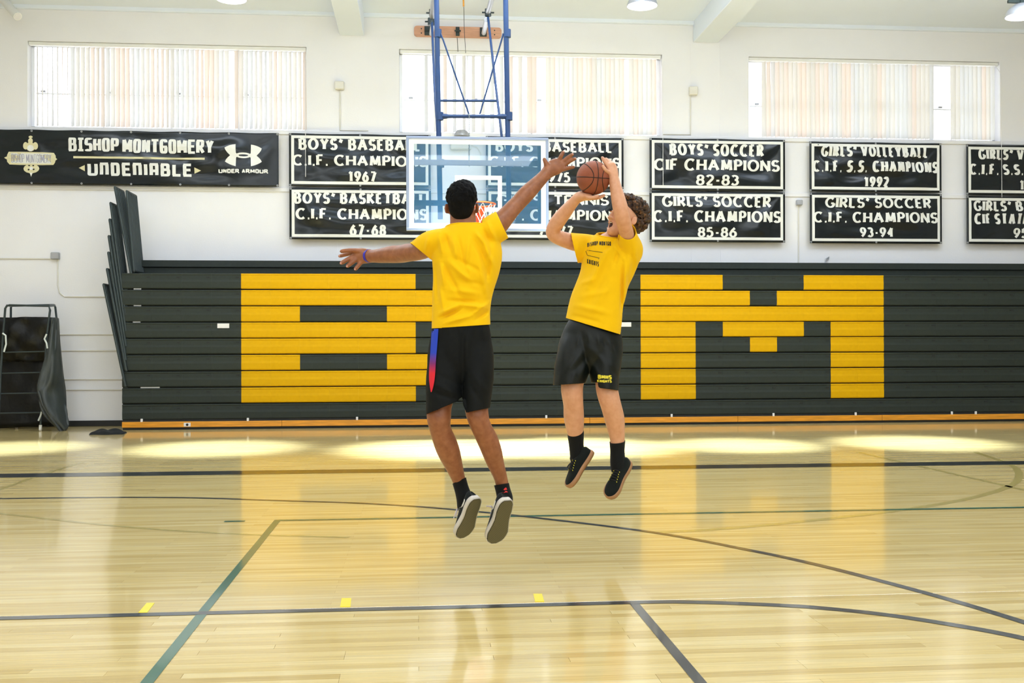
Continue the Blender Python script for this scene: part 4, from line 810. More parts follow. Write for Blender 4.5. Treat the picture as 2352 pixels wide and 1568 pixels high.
# ------------------------------------------------------------------ people: distance fields turned into one smooth surface
def smin(a, b, k):
    if k <= 0: return np.minimum(a, b)
    h = np.clip(0.5+0.5*(b-a)/k, 0, 1); return b*(1-h)+a*h-k*h*(1-h)
R3, F3, U3 = np.array(RT), np.array(FW), np.array(UP)
class Vol:
    def __init__(s, lo, hi, h):
        s.h = h; s.lo = np.array(lo, dtype=np.float32); n = np.ceil((np.array(hi)-np.array(lo))/h).astype(int)+1; s.n = n
        s.v = np.full(tuple(n), 0.2, dtype=np.float32); s.ax = [s.lo[i]+h*np.arange(n[i], dtype=np.float32) for i in range(3)]
    def reg(s, lo, hi):
        a = [int(np.clip(np.floor((lo[i]-s.lo[i])/s.h), 0, s.n[i]-1)) for i in range(3)]; b = [int(np.clip(np.ceil((hi[i]-s.lo[i])/s.h)+1, 1, s.n[i])) for i in range(3)]
        sl = tuple(slice(a[i], max(b[i], a[i]+1)) for i in range(3))
        return sl, s.ax[0][sl[0]][:, None, None], s.ax[1][sl[1]][None, :, None], s.ax[2][sl[2]][None, None, :]
    def comb(s, sl, d, k, sub=False):
        if sub: s.v[sl] = -smin(-s.v[sl], d, k)
        else: s.v[sl] = smin(s.v[sl], d, k)
    def seg(s, a, b, ra, rb, side, k, sub=False):
        """a, b: ends; ra, rb: (wide, deep) radii at each end; side: direction of the wide radius"""
        a = np.array(a, dtype=np.float32); b = np.array(b, dtype=np.float32); m = max(*ra, *rb)+k+2*s.h
        sl, X, Y, Z = s.reg(np.minimum(a, b)-m, np.maximum(a, b)+m)
        ab = b-a; L2 = float(ab@ab)+1e-12; L = math.sqrt(L2); dr = ab/L if L > 1e-6 else np.array((0, 0, 1.0))
        sd = np.array(side, dtype=np.float32); sd = sd-dr*(sd@dr); sd /= (np.linalg.norm(sd)+1e-9); nn = np.cross(dr, sd)
        qx, qy, qz = X-a[0], Y-a[1], Z-a[2]; T = qx*dr[0]+qy*dr[1]+qz*dr[2]; t = np.clip(T/L, 0, 1) if L > 1e-6 else 0*T
        o = T-t*L; A = qx*sd[0]+qy*sd[1]+qz*sd[2]; B = qx*nn[0]+qy*nn[1]+qz*nn[2]
        R1 = ra[0]+(rb[0]-ra[0])*t; R2 = ra[1]+(rb[1]-ra[1])*t; R3 = np.minimum(R1, R2)
        e = np.sqrt((A/R1)**2+(B/R2)**2+(o/R3)**2); g = np.sqrt((A/R1**2)**2+(B/R2**2)**2+(o/R3**2)**2)+1e-6
        s.comb(sl, (e*(e-1)/g).astype(np.float32), k, sub)
    def sweep(s, pts, side, k=0.012, n=3):
        """pts: rows (x, y, z, wide, deep)"""
        Q = crom(pts, n)
        for i in range(len(Q)-1): s.seg(Q[i][:3], Q[i+1][:3], (Q[i][3], Q[i][4]), (Q[i+1][3], Q[i+1][4]), side, k if i in (0,) else min(k, 0.012))
    def ell(s, c, axes, rad, k=0.01, sub=False):
        c = np.array(c, dtype=np.float32); m = max(rad)+k+2*s.h; sl, X, Y, Z = s.reg(c-m, c+m); e = 0; g = 0
        for u, r_ in zip(axes, rad):
            q = (X-c[0])*u[0]+(Y-c[1])*u[1]+(Z-c[2])*u[2]; e = e+(q/r_)**2; g = g+(q/r_**2)**2
        e = np.sqrt(e); g = np.sqrt(g)+1e-6; s.comb(sl, (e*(e-1)/g).astype(np.float32), k, sub)
    def fold(s, a, b, amp, wd, axis=None, taper=True):
        """a crease or ridge along a..b; distance measured square to axis (so that it marks the cloth on one line of sight)"""
        a = np.array(a, dtype=np.float32); b = np.array(b, dtype=np.float32); m = wd*2.4+0.12
        sl, X, Y, Z = s.reg(np.minimum(a, b)-m, np.maximum(a, b)+m); ab = b-a; L2 = float(ab@ab)
        if axis is not None:
            ax = np.array(axis, dtype=np.float32); pa = ab-ax*(ab@ax); L2 = float(pa@pa)
        else: ax = None; pa = ab
        qx, qy, qz = X-a[0], Y-a[1], Z-a[2]; t = np.clip((qx*pa[0]+qy*pa[1]+qz*pa[2])/L2, 0, 1); qx = qx-t*ab[0]; qy = qy-t*ab[1]; qz = qz-t*ab[2]; d2 = qx**2+qy**2+qz**2
        gate = 1.0
        if ax is not None:
            ds = qx*ax[0]+qy*ax[1]+qz*ax[2]; d2 = d2-ds**2; gate = np.exp(-(np.maximum(0, np.abs(ds)-0.05)/0.03)**2)
        w_ = np.exp(-d2/wd**2)*gate*((np.sin(np.pi*np.clip(t, 0.04, 0.96))**0.6) if taper else 1); s.v[sl] = s.v[sl]-(amp*w_).astype(np.float32)
    def surface(s):
        v = s.v; n = v.shape; ins = v < 0
        c = np.zeros((n[0]-1, n[1]-1, n[2]-1), dtype=np.int8)
        for i in (0, 1):
            for j in (0, 1):
                for k in (0, 1): c += ins[i:n[0]-1+i, j:n[1]-1+j, k:n[2]-1+k]
        act = (c > 0) & (c < 8); I, J, K = np.nonzero(act); idx = np.full(c.shape, -1, dtype=np.int32); idx[I, J, K] = np.arange(len(I))
        acc = np.zeros((len(I), 3)); cnt = np.zeros(len(I))
        cor = {(i, j, k): v[I+i, J+j, K+k] for i in (0, 1) for j in (0, 1) for k in (0, 1)}
        for a in cor:
            for ax in range(3):
                if a[ax]: continue
                b = list(a); b[ax] = 1; va, vb = cor[a], cor[tuple(b)]; m = (va < 0) != (vb < 0); t = np.where(m, va/(va-vb+1e-12), 0)
                p = np.stack([np.full(len(I), float(q)) for q in a], -1); p[:, ax] += t; acc += p*m[:, None]; cnt += m
        V = (np.stack([I, J, K], -1)+acc/np.maximum(cnt, 1)[:, None])*s.h+s.lo; Fc = []
        for ax in range(3):
            u, w_ = (ax+1) % 3, (ax+2) % 3; sa = [slice(None)]*3; sb = [slice(None)]*3; sa[ax] = slice(0, -1); sb[ax] = slice(1, None)
            A, B = ins[tuple(sa)], ins[tuple(sb)]; ch = A != B; E_ = np.array(np.nonzero(ch)); ok = (E_[u] > 0) & (E_[w_] > 0) & (E_[u] < n[u]-1) & (E_[w_] < n[w_]-1); E_ = E_[:, ok]
            fl = A[tuple(E_)]; q = []
            for du, dw in ((-1, -1), (0, -1), (0, 0), (-1, 0)):
                e = E_.copy(); e[u] += du; e[w_] += dw; q.append(idx[tuple(e)])
            q = np.stack(q, -1); q[~fl] = q[~fl][:, ::-1]; Fc.append(q)
        return V, np.concatenate(Fc)
def relax(V, Fc, it=2, lam=0.5):
    E_ = np.concatenate([Fc[:, [0, 1]], Fc[:, [1, 2]], Fc[:, [2, 3]], Fc[:, [3, 0]]]); deg = np.bincount(E_.ravel(), minlength=len(V)).astype(float)
    for _ in range(it):
        a = np.zeros_like(V)
        for c in range(3): a[:, c] = np.bincount(E_[:, 0], weights=V[E_[:, 1], c], minlength=len(V))+np.bincount(E_[:, 1], weights=V[E_[:, 0], c], minlength=len(V))
        V = V+lam*(a/np.maximum(deg, 1)[:, None]-V)
    return V
def cut(V, Fc, cuts):
    """cuts: (point, outward normal, centre, radius); open the surface beyond each plane near its centre and snap the edge to it"""
    D_ = np.full(len(V), -1.0); N = np.zeros((len(V), 3))
    for p, n_, c, r_ in cuts:
        n_ = np.array(n_, dtype=float); n_ /= np.linalg.norm(n_); d = (V-np.array(p))@n_; dv = V-np.array(c); dv = dv-np.outer(dv@F3, F3)*.6; near = np.linalg.norm(dv, axis=1) < r_; m = near & (d > D_); D_[m] = d[m]; N[m] = n_
    out = D_ > 0; Fc = Fc[~out[Fc].all(1)]; V = V.copy(); V[out] -= N[out]*D_[out][:, None]
    E_ = np.sort(np.concatenate([Fc[:, [0, 1]], Fc[:, [1, 2]], Fc[:, [2, 3]], Fc[:, [3, 0]]]), 1); key = E_[:, 0].astype(np.int64)*len(V)+E_[:, 1]; u_, c_ = np.unique(key, return_counts=True)
    rim = u_[c_ == 1]; bd_ = np.zeros(len(V), bool); bd_[rim//len(V)] = True; bd_[rim % len(V)] = True; m = bd_ & ~out & (D_ > -.012); V[m] -= N[m]*D_[m][:, None]
    ra, rb = rim//len(V), rim % len(V); dg = np.maximum(np.bincount(ra, minlength=len(V))+np.bincount(rb, minlength=len(V)), 1)[:, None]; on = bd_ & (D_ > -.02)
    for _ in range(8):
        a = np.zeros_like(V)
        for c_ in range(3): a[:, c_] = np.bincount(ra, weights=V[rb, c_], minlength=len(V))+np.bincount(rb, weights=V[ra, c_], minlength=len(V))
        V[on] += .5*((a/dg)[on]-V[on])
    used = np.unique(Fc); mp = np.full(len(V), -1); mp[used] = np.arange(len(used)); return V[used], mp[Fc]
def rim_tube(V, Fc, c, n_, rad, r_, name, m_, par):
    """a cord that follows the open edge of a cloth around point c"""
    E_ = np.sort(np.concatenate([Fc[:, [0, 1]], Fc[:, [1, 2]], Fc[:, [2, 3]], Fc[:, [3, 0]]]), 1); key = E_[:, 0].astype(np.int64)*len(V)+E_[:, 1]; u_, k_ = np.unique(key, return_counts=True)
    q = u_[k_ == 1]; ids = np.unique(np.concatenate([q//len(V), q % len(V)])); p = V[ids]; d = p-c; n_ = n_/np.linalg.norm(n_); p = p[(np.linalg.norm(d, axis=1) < rad) & (np.abs(d@n_) < .03)]
    if len(p) < 12: return
    c2 = p.mean(0); e1 = np.cross(n_, (0.3, 1, 0.2)); e1 /= np.linalg.norm(e1); e2 = np.cross(n_, e1); a = np.arctan2((p-c2)@e2, (p-c2)@e1); out = []
    for k in range(36):
        w_ = np.exp(-((np.angle(np.exp(1j*(a-(-math.pi+2*math.pi*(k+.5)/36)))))/.12)**2); 
        if w_.sum() > .3: out.append((p*w_[:, None]).sum(0)/w_.sum())
    mm = MB(); mm.tube(out, r_, 8, closed=True); return mm.obj(name, m_, par, True)
def chop(V, Fc, mask):
    used = np.unique(Fc[mask]); mp = np.full(len(V), -1); mp[used] = np.arange(len(used)); return V[used], mp[Fc[mask]]
R3, F3, U3 = np.array(RT), np.array(FW), np.array(UP)
class Body:
    """pixel + distance -> world; radii given in pixels at that distance"""
    def __init__(s, d): s.d = d
    def p(s, x, y, dz=0.0): return np.array(P(x, y, s.d+dz))
    def row(s, x, y, dz, w_, dp=None): k = (s.d+dz)/F_PX; return (*s.p(x, y, dz), w_*k, (w_ if dp is None else dp)*k)
    def rows(s, L): return [s.row(*r) for r in L]

def head(vol, c, fwd, up, sz=1.0, mouth=0.0):
    fwd = np.array(fwd, float); fwd /= np.linalg.norm(fwd); up = np.array(up, float); up -= fwd*(up@fwd); up /= np.linalg.norm(up); sd = np.cross(fwd, up); ax = (sd, fwd, up); c = np.array(c)
    L = lambda x, y, z: c+(sd*x+fwd*y+up*z)*sz
    E = lambda x, y, z, r, k=0.012, sub=False, axes=ax: vol.ell(L(x, y, z), axes, [q*sz for q in r], k, sub)
    jd = -0.014*mouth
    E(0, -.014, .036, (.074, .094, .082)); E(0, .03, -.030, (.060, .064, .078), .02); E(0, .045, -.075+jd, (.047, .044, .036), .025); E(0, .070, -.094+jd, (.022, .020, .018), .02)
    for q in (-1, 1):
        E(q*.044, .060, -.024, (.022, .022, .020), .016); E(q*.050, .018, -.066+jd*.6, (.018, .034, .026), .018)
        E(q*.031, .099, .004, (.019, .016, .012), .012, True); E(q*.024, .086, .021, (.026, .012, .007), .01)
        E(q*.013, .100, -.030, (.009, .010, .008), .006); E(q*.031, .082, .002, (.0135, .0125, .0105), .004)
        u1_ = fwd*-.80+sd*q*.60; u2_ = np.cross(up, u1_); vol.ell(L(q*.083, -.016, -.010), (u2_, u1_, up), [.0065*sz, .018*sz, .029*sz], .006)
        vol.ell(L(q*.090, -.008, -.008)+0*u2_, (u2_, u1_, up), [.005*sz, .011*sz, .019*sz], .004, True)
        E(q*.073, -.006, -.030, (.007, .008, .009), .005)
    for (y0, z0, y1, z1, r0, r1) in ((.092, .018, .100, -.012, .007, .009), (.100, -.012, .107, -.030, .009, .0105)):
        vol.seg(L(0, y0, z0), L(0, y1, z1), (r0*sz, r0*sz), (r1*sz, r1*sz), sd, .008)
    E(0, .094, -.055, (.024, .012, .006), .007); E(0, .091, -.068+jd*1.3, (.022, .012, .007), .007)
    if mouth: E(0, .098, -.062+jd*.6, (.022, .034, .006+.016*mouth), .005, True)
    else: E(0, .108, -.0615, (.024, .006, .0016), .003, True)
    return L, ax
def skin(name, col, dark):
    t = NT(name); b = t.b; g = t.new('ShaderNodeNewGeometry')
    n = t.new('ShaderNodeTexNoise'); n.inputs['Scale'].default_value = 30; n.inputs['Detail'].default_value = 6; t.link(g.outputs['Position'], n.inputs['Vector'])
    r = t.new('ShaderNodeValToRGB'); r.color_ramp.elements[0].position = .3; r.color_ramp.elements[1].position = .7; r.color_ramp.elements[0].color = (*dark, 1); r.color_ramp.elements[1].color = (*col, 1)
    t.link(n.outputs['Fac'], r.inputs['Fac']); t.link(r.outputs['Color'], b.inputs['Base Color']); b.inputs['Roughness'].default_value = 0.42
    b.inputs['Subsurface Weight'].default_value = 0.12; b.inputs['Subsurface Radius'].default_value = (0.02, 0.008, 0.004); b.inputs['Subsurface Scale'].default_value = 0.5
    n2 = t.new('ShaderNodeTexNoise'); n2.inputs['Scale'].default_value = 260; t.link(g.outputs['Position'], n2.inputs['Vector']); bp = t.new('ShaderNodeBump'); bp.inputs['Strength'].default_value = .12; bp.inputs['Distance'].default_value = .004
    t.link(n2.outputs['Fac'], bp.inputs['Height']); t.link(bp.outputs['Normal'], b.inputs['Normal']); return t.m
def fabric(name, col, rough=0.85, weave=500, sheen=0.06, var=0.04):
    m_ = mat(name, col, rough, noise=var, nscale=9, bump=0.12, bscale=weave, spec=0.25); m_.node_tree.nodes['Principled BSDF'].inputs['Sheen Weight'].default_value = sheen; return m_
M['skinA'] = skin('brown_skin', S((166, 106, 72)), S((140, 84, 54))); M['skinB'] = skin('light_skin', S((228, 172, 138)), S((216, 156, 120)))
M['nail'] = mat('nail', S((214, 158, 142)), 0.35)
M['tee'] = fabric('yellow_jersey_cotton', S((252, 200, 0)), var=0.02, sheen=0.05); M['teeo'] = fabric('shirt_lining', S((240, 168, 10)))
M['short'] = mat('black_mesh_fabric', S((10, 13, 13)), 0.7, noise=0.15, nscale=6, bump=0.15, bscale=420, spec=0.2); M['short2'] = mat('black_satin_fabric', S((9, 17, 16)), 0.42, noise=0.15, nscale=7, bump=0.12, bscale=300, spec=0.3)
M['sock'] = fabric('black_sock_knit', S((13, 15, 16)), weave=700, var=0.12); M['canvas'] = fabric('black_canvas', S((13, 20, 20)), weave=600, var=0.12)
M['foxing'] = mat('off_white_rubber', S((214, 208, 200)), 0.5, noise=0.05, nscale=20); M['gum'] = mat('gum_rubber', S((166, 122, 84)), 0.5, noise=0.08, nscale=15)
M['white'] = mat('white_leather', S((232, 230, 226)), 0.5); M['lace'] = mat('lace_cord', S((206, 196, 200)), 0.8); M['blacklace'] = mat('black_lace', S((22, 22, 24)), 0.8)
M['yel'] = mat('yellow_eyelet', S((232, 222, 60)), 0.5); M['red'] = mat('red_thread', S((226, 40, 40)), 0.6); M['gold'] = mat('yellow_print', S((236, 220, 60)), 0.5); M['inkb'] = mat('black_print', S((28, 26, 22)), 0.7)
M['hairA'] = mat('short_black_hair', S((10, 11, 14)), 0.85, noise=0.3, nscale=90, bump=0.8, bscale=420, spec=0.2); M['eye'] = mat('eye_white', S((236, 232, 228)), 0.2); M['iris'] = mat('dark_iris', S((40, 26, 18)), 0.2); M['mouth'] = mat('mouth_dark', S((66, 22, 20)), 0.5)
M['teeth'] = mat('teeth', S((238, 232, 222)), 0.3)
def hairmatB():
    t = NT('curly_brown_hair'); g = t.new('ShaderNodeNewGeometry'); n = t.new('ShaderNodeTexNoise'); n.inputs['Scale'].default_value = 55; n.inputs['Detail'].default_value = 4; t.link(g.outputs['Position'], n.inputs['Vector'])
    r = t.new('ShaderNodeValToRGB'); e = r.color_ramp.elements; e[0].position = .35; e[1].position = .72; e[0].color = (*S((38, 26, 20)), 1); e[1].color = (*S((150, 104, 58)), 1); e.new(.55).color = (*S((78, 52, 34)), 1)
    t.link(n.outputs['Fac'], r.inputs['Fac']); t.link(r.outputs['Color'], t.b.inputs['Base Color']); t.b.inputs['Roughness'].default_value = .55
    n2 = t.new('ShaderNodeTexNoise'); n2.inputs['Scale'].default_value = 140; n2.inputs['Detail'].default_value = 2; t.link(g.outputs['Position'], n2.inputs['Vector'])
    bp = t.new('ShaderNodeBump'); bp.inputs['Strength'].default_value = 1; bp.inputs['Distance'].default_value = .012; t.link(n2.outputs['Fac'], bp.inputs['Height']); t.link(bp.outputs['Normal'], t.b.inputs['Normal']); return t.m
M['hairB'] = hairmatB()
def tread():
    t = NT('waffle_tread_rubber'); tc = t.new('ShaderNodeTexCoord'); mp = t.new('ShaderNodeMapping'); mp.inputs['Rotation'].default_value = (0, 0, math.radians(45)); mp.inputs['Scale'].default_value = (1, 1, 0); t.link(tc.outputs['UV'], mp.inputs['Vector'])
    ck = t.new('ShaderNodeTexBrick'); ck.offset = 0.0
    for k, v in (('Scale', 1.0), ('Mortar Size', 0.0016), ('Mortar Smooth', 0.2), ('Brick Width', 0.0075), ('Row Height', 0.0075)): ck.inputs[k].default_value = v
    ck.inputs['Color1'].default_value = (*S((60, 58, 44)), 1); ck.inputs['Color2'].default_value = (*S((66, 62, 46)), 1); ck.inputs['Mortar'].default_value = (*S((108, 102, 74)), 1)
    t.link(mp.outputs['Vector'], ck.inputs['Vector']); t.link(ck.outputs['Color'], t.b.inputs['Base Color']); t.b.inputs['Roughness'].default_value = .6; return t.m
M['tread'] = tread()

# ---- shoe in its own frame: x across, y from heel to toe, z from tread up
def shoe(par, heel, toe, down, L, band, upper, outs, kind, side=1, wk=1.0, stripe=False, lean=0.0):
    heel = np.array(heel); t_ = np.array(toe)-heel; t_ /= np.linalg.norm(t_); dn = np.array(down, float); dn -= t_*(dn@t_); dn /= np.linalg.norm(dn); up = -dn; sx = np.cross(t_, up)
    Wd = lambda x, y, z: heel+sx*x*side+t_*y+up*z
    hw = lambda u: wk*L*np.interp(u, [0, .03, .1, .25, .42, .58, .74, .87, .95, 1.0], [.045, .082, .108, .120, .112, .132, .160, .148, .105, .035]); cxs = lambda u: L*0.03*math.sin((u-.35)*3.2)
    us = [0, .015, .045, .09, .16, .25, .35, .45, .55, .65, .74, .82, .89, .945, .98, 1.0]; n = len(us)
    def outline(sc_=1.0, add=0.0): return [(cxs(u)+q*(hw(u)*sc_+add), (u-.5)*L*(1+add*2/L)+.5*L) for q in (1, -1) for u in (us if q == 1 else us[::-1])]
    o = outline(); m = len(o); T = 0.030
    zs = [(0.003, -0.002), (0.0, 0.0), (T*.5, 0.0015), (T, 0.0), (T+.001, -.006)]
    # upper first: it is the shoe part that the rest hangs on
    ok = 0.95 if kind == 'low' else 0.9
    H = lambda u: np.interp(u, [0, .04, .12, .2, .3, .42, .52, .62, .75, .88, .96, 1], [.066, .082, .084, .078, .080, .090, .084, .072, .056, .048, .040, .028])*L/0.28
    V = []; Fc = []; cs = 12
    for u in us:
        w_ = hw(u)*1.0; h_ = H(u)
        for k in range(cs+1):
            a = math.pi*k/cs; c_, s_ = math.cos(a), math.sin(a); pw = 0.75
            xw = w_*(math.copysign(abs(c_)**pw, c_))*(1-.28*s_**2*(1 if u < .5 else .6)); V.append(Wd(cxs(u)+xw, u*L, T*.6+(h_-T*.6)*(s_**.8)))
    for i in range(n-1):
        for k in range(cs): q = i*(cs+1)+k; Fc.append((q, q+1, q+cs+2, q+cs+1))
    Fc.append(tuple(range(cs+1))); Fc.append(tuple((n-1)*(cs+1)+k for k in range(cs, -1, -1)))
    up_o = obj('shoe', V, Fc, upper, par, True)
    sub = up_o.modifiers.new('s', 'SUBSURF'); sub.levels = 1; sub.render_levels = 1
    V = []; Fc = []
    for z, ad in zs:
        for x, y in outline(1.0, ad+.0025): V.append(Wd(x, y, z))
    r_ = len(zs)
    for j in range(r_-1):
        for i in range(m): Fc.append((j*m+i, j*m+(i+1) % m, (j+1)*m+(i+1) % m, (j+1)*m+i))
    Fc.append(tuple(range((r_-1)*m, r_*m))); obj('sole_band', V, Fc, band, up_o, True)
    V = [Wd(x, y, 0.0025) for x, y in outline(.97)] + [Wd(x, y, -.0012) for x, y in outline(.955)]; Fc = [(i, (i+1) % m, m+(i+1) % m, m+i) for i in range(m)] + [tuple(range(2*m-1, m-1, -1))]
    so = obj('outsole', V, Fc, outs, up_o); uv = so.data.uv_layers.new(name='UVMap'); oo = outline(.97)
    for lp in so.data.loops: x, y = oo[lp.vertex_index % m]; uv.data[lp.index].uv = (x, y)
    bv = BVHTree.FromPolygons([tuple(v) for v in [Wd(0, 0, 0)]*0 + [tuple(q) for q in V]], Fc) if False else None
    def surf(u, a, off=0.0015):
        w_ = hw(u); c_, s_ = math.cos(a), math.sin(a); xw = w_*(math.copysign(abs(c_)**.75, c_))*(1-.28*s_**2*(1 if u < .5 else .6))
        return Wd(cxs(u)+xw*(1+off/w_), u*L, T*.6+(H(u)+off-T*.6)*(s_**.8))
    if stripe:
        V = []; Fc = []
        for q in (0, math.pi):
            b0 = len(V); pts = [(.13, .34), (.24, .30), (.34, .42), (.43, .80), (.47, 1.02)]; P_ = crom(pts, 5)
            for i, (u, a) in enumerate(P_):
                for dd in (-.5, .5): V.append(surf(u+dd*(.012 if i > 8 else .0), abs(q-(a+dd*(.16 if i < 8 else .07))), .003))
            for i in range(len(P_)-1): Fc.append((b0+2*i, b0+2*i+1, b0+2*i+3, b0+2*i+2))
        s_ = obj('side_stripe', V, Fc, M['white'], up_o); md = s_.modifiers.new('t', 'SOLIDIFY'); md.thickness = .002; md.offset = 0
    mm = MB()
    for i in range(5):
        u = .42+.055*i; mm.tube([surf(u, math.pi/2+a, .004) for a in (-.5, -.25, 0, .25, .5)], .0028, 6)
    mm.obj('laces', M['lace'] if stripe else M['blacklace'], up_o)
    mm = MB()
    for q in (-1, 1):
        for i in range(5): u = .42+.055*i; c = surf(u, math.pi/2+q*.58, .0025); d = surf(u+.018, math.pi/2+q*.62, .0025); mm.tube([c, (c+d)/2+up*.001, d], .0024 if not stripe else .0016, 5)
    mm.obj('eyelets', M['yel'] if not stripe else M['white'], up_o)
    return up_o, surf, Wd
def fingers(vol, B, chains, k=0.006):
    for ch in chains:
        Q = crom(B.rows(ch), 3)
        for i in range(len(Q)-1): vol.seg(Q[i][:3], Q[i+1][:3], (Q[i][3],)*2, (Q[i+1][3],)*2, R3, k if i else 0.010)
def nails(par, B, tips):
    for (x, y, dz, r_) in tips:
        c = B.p(x, y, dz); k = (B.d+dz)/F_PX; mm = MB(); mm.lathe(c-F3*r_*k*0.80, [(0, .0015), (r_*k*.45, .0012), (r_*k*.6, -.0008)], 8, -F3); mm.obj('fingernail', M['nail'], par)
def printed(par, name, m_, groups, bvh, off=0.0022):
    """groups of (V2 pixels, faces): drop them along the line of sight on to the cloth"""
    V = []; Fc = []
    for V2, F2 in groups:
        b = len(V); hit = []
        for x, y in V2:
            r_ = ray(x, y).normalized(); h = bvh.ray_cast(CO, r_); hit.append(h[0] is not None); p = h[0] if h[0] is not None else P(x, y, 6); V.append(tuple(p-r_*off))
        Fc += [tuple(b+i for i in f) for f in F2 if all(hit[i] for i in f)]
    return obj(name, V, Fc, m_, par)
# ------------------------------------------------------------------ the defender, seen from behind
A = Body(5.7)
pa = thing('person', (*A.p(1060, 800)[:2], 0.0), 'jumping person seen from behind in yellow T-shirt and black shorts, right arm raised', 'person')
def bounds(B, x0, y0, x1, y1, d0, d1): c = np.array([B.p(x, y, d) for x in (x0, x1) for y in (y0, y1) for d in (d0, d1)]); return c.min(0), c.max(0)
vol = Vol(*bounds(A, 772, 345, 1332, 1165, -.28, .60), 0.0046)
hf = F3*0.97+R3*0.10+U3*0.12
LA, axA = head(vol, A.p(1062, 474, 0.0), hf, U3+F3*0.02, 1.0)
vol.sweep(A.rows([(1064, 545, .01, 40, 34), (1064, 520, .0, 29, 27), (1063, 498, .015, 27, 27), (1063, 480, .02, 26, 26)]), R3, .02)
vol.sweep(A.rows([(1060, 745, 0, 56, 38), (1062, 690, 0, 52, 36), (1068, 630, 0, 60, 40), (1072, 580, 0, 68, 42), (1068, 552, 0, 52, 34), (1064, 530, 0, 32, 26)]), R3, .02)
armL = [(1010, 552, 0, 24), (985, 565, .03, 23), (962, 577, .10, 19.5), (938, 580, .18, 19.5), (922, 583, .24, 19), (900, 584, .29, 18.5), (875, 587, .35, 15.5), (855, 588, .40, 13.2), (843, 588, .42, 13.2)]
vol.sweep(A.rows(armL), R3, .03)
armR = [(1105, 548, 0, 26), (1135, 524, -.0, 24), (1158, 501, .02, 20), (1178, 478, .05, 17.5), (1190, 466, .07, 16.5), (1207, 447, .09, 17.5), (1226, 428, .12, 15.5), (1244, 410, .15, 13), (1257, 396, .17, 12)]
vol.sweep(A.rows(armR), R3, .03)
# hands: palm then five digits each
vol.sweep(A.rows([(1255, 398, .17, 12, 9), (1264, 390, .18, 15, 8.5), (1275, 383, .19, 17.5, 8), (1285, 378, .20, 16, 7)]), (R3*.7-U3*.7), .012)
vol.ell(A.p(1262, 388, .17), (R3, F3, U3), (.028, .02, .028), .012)
fingers(vol, A, [[(1262, 389, .17, 6.5), (1256, 380, .165, 5.6), (1254, 374, .16, 4.6), (1250, 365.5, .155, 3.9)],
                 [(1280, 376, .20, 5), (1284, 369, .20, 4.4), (1289, 358, .19, 4.1), (1294, 349, .19, 3.5)],
                 [(1284, 379, .20, 5), (1292, 373, .20, 4.5), (1303, 363, .19, 4.3), (1315, 354.5, .18, 3.7)],
                 [(1285, 383, .20, 5), (1296, 379, .20, 4.4), (1309, 370, .19, 4.1), (1321, 364, .18, 3.5)],
                 [(1282, 389, .20, 4.8), (1293, 389, .20, 4.1), (1306, 386, .19, 3.8), (1318, 383.5, .18, 3.3)]])
vol.sweep(A.rows([(850, 588, .40, 13, 9), (838, 588, .41, 15.5, 9), (828, 587, .42, 16, 8.5), (818, 586, .42, 14, 7.5)]), U3, .012)
fingers(vol, A, [[(836, 580, .41, 6), (822, 575.5, .40, 5), (808, 575, .39, 4.6), (795, 575.5, .385, 4.4), (784, 577, .38, 4.0)],
                 [(822, 581, .42, 5), (811, 580.5, .42, 4.6), (796, 584, .44, 4.3), (780, 588, .45, 3.7)],
                 [(822, 586, .42, 5.2), (808, 591, .41, 5.0), (796, 597, .40, 4.7), (784, 604, .39, 4.3)],
                 [(826, 591, .42, 5.2), (817, 596, .41, 5.0), (808, 603, .40, 4.8), (798, 611, .39, 4.4)],
                 [(835, 596, .42, 5.0), (829, 602, .41, 4.6), (823, 610, .40, 4.3), (816, 618, .39, 3.9)]])
# legs
legLA = [(1030, 800, 0, 36, 38), (1020, 880, -.03, 31, 31), (1010, 930, -.05, 26.5, 28), (1008, 958, -.07, 26, 27), (1011, 984, -.06, 22.5, 24), (1021, 1012, -.03, 24.5, 26), (1031, 1038, .0, 24, 25), (1041, 1065, .04, 19.5, 20), (1050, 1090, .07, 15, 16), (1056, 1108, .09, 13.2, 14), (1062, 1128, .09, 13.5, 15), (1066, 1145, .08, 14, 15)]
legRA = [(1092, 800, 0, 36, 38), (1094, 880, -.03, 28, 31), (1094, 930, -.05, 25.5, 28), (1097, 955, -.07, 23.5, 26), (1105, 980, -.06, 21.5, 24), (1118, 1006, -.03, 22.5, 25), (1129, 1034, .0, 21.5, 24), (1137, 1060, .03, 18.5, 19), (1146, 1085, .06, 15, 16), (1152, 1105, .08, 13.2, 14), (1156, 1126, .08, 13.5, 15), (1159, 1146, .07, 14, 15)]
vol.sweep(A.rows(legLA), R3, .02); vol.sweep(A.rows(legRA), R3, .02)
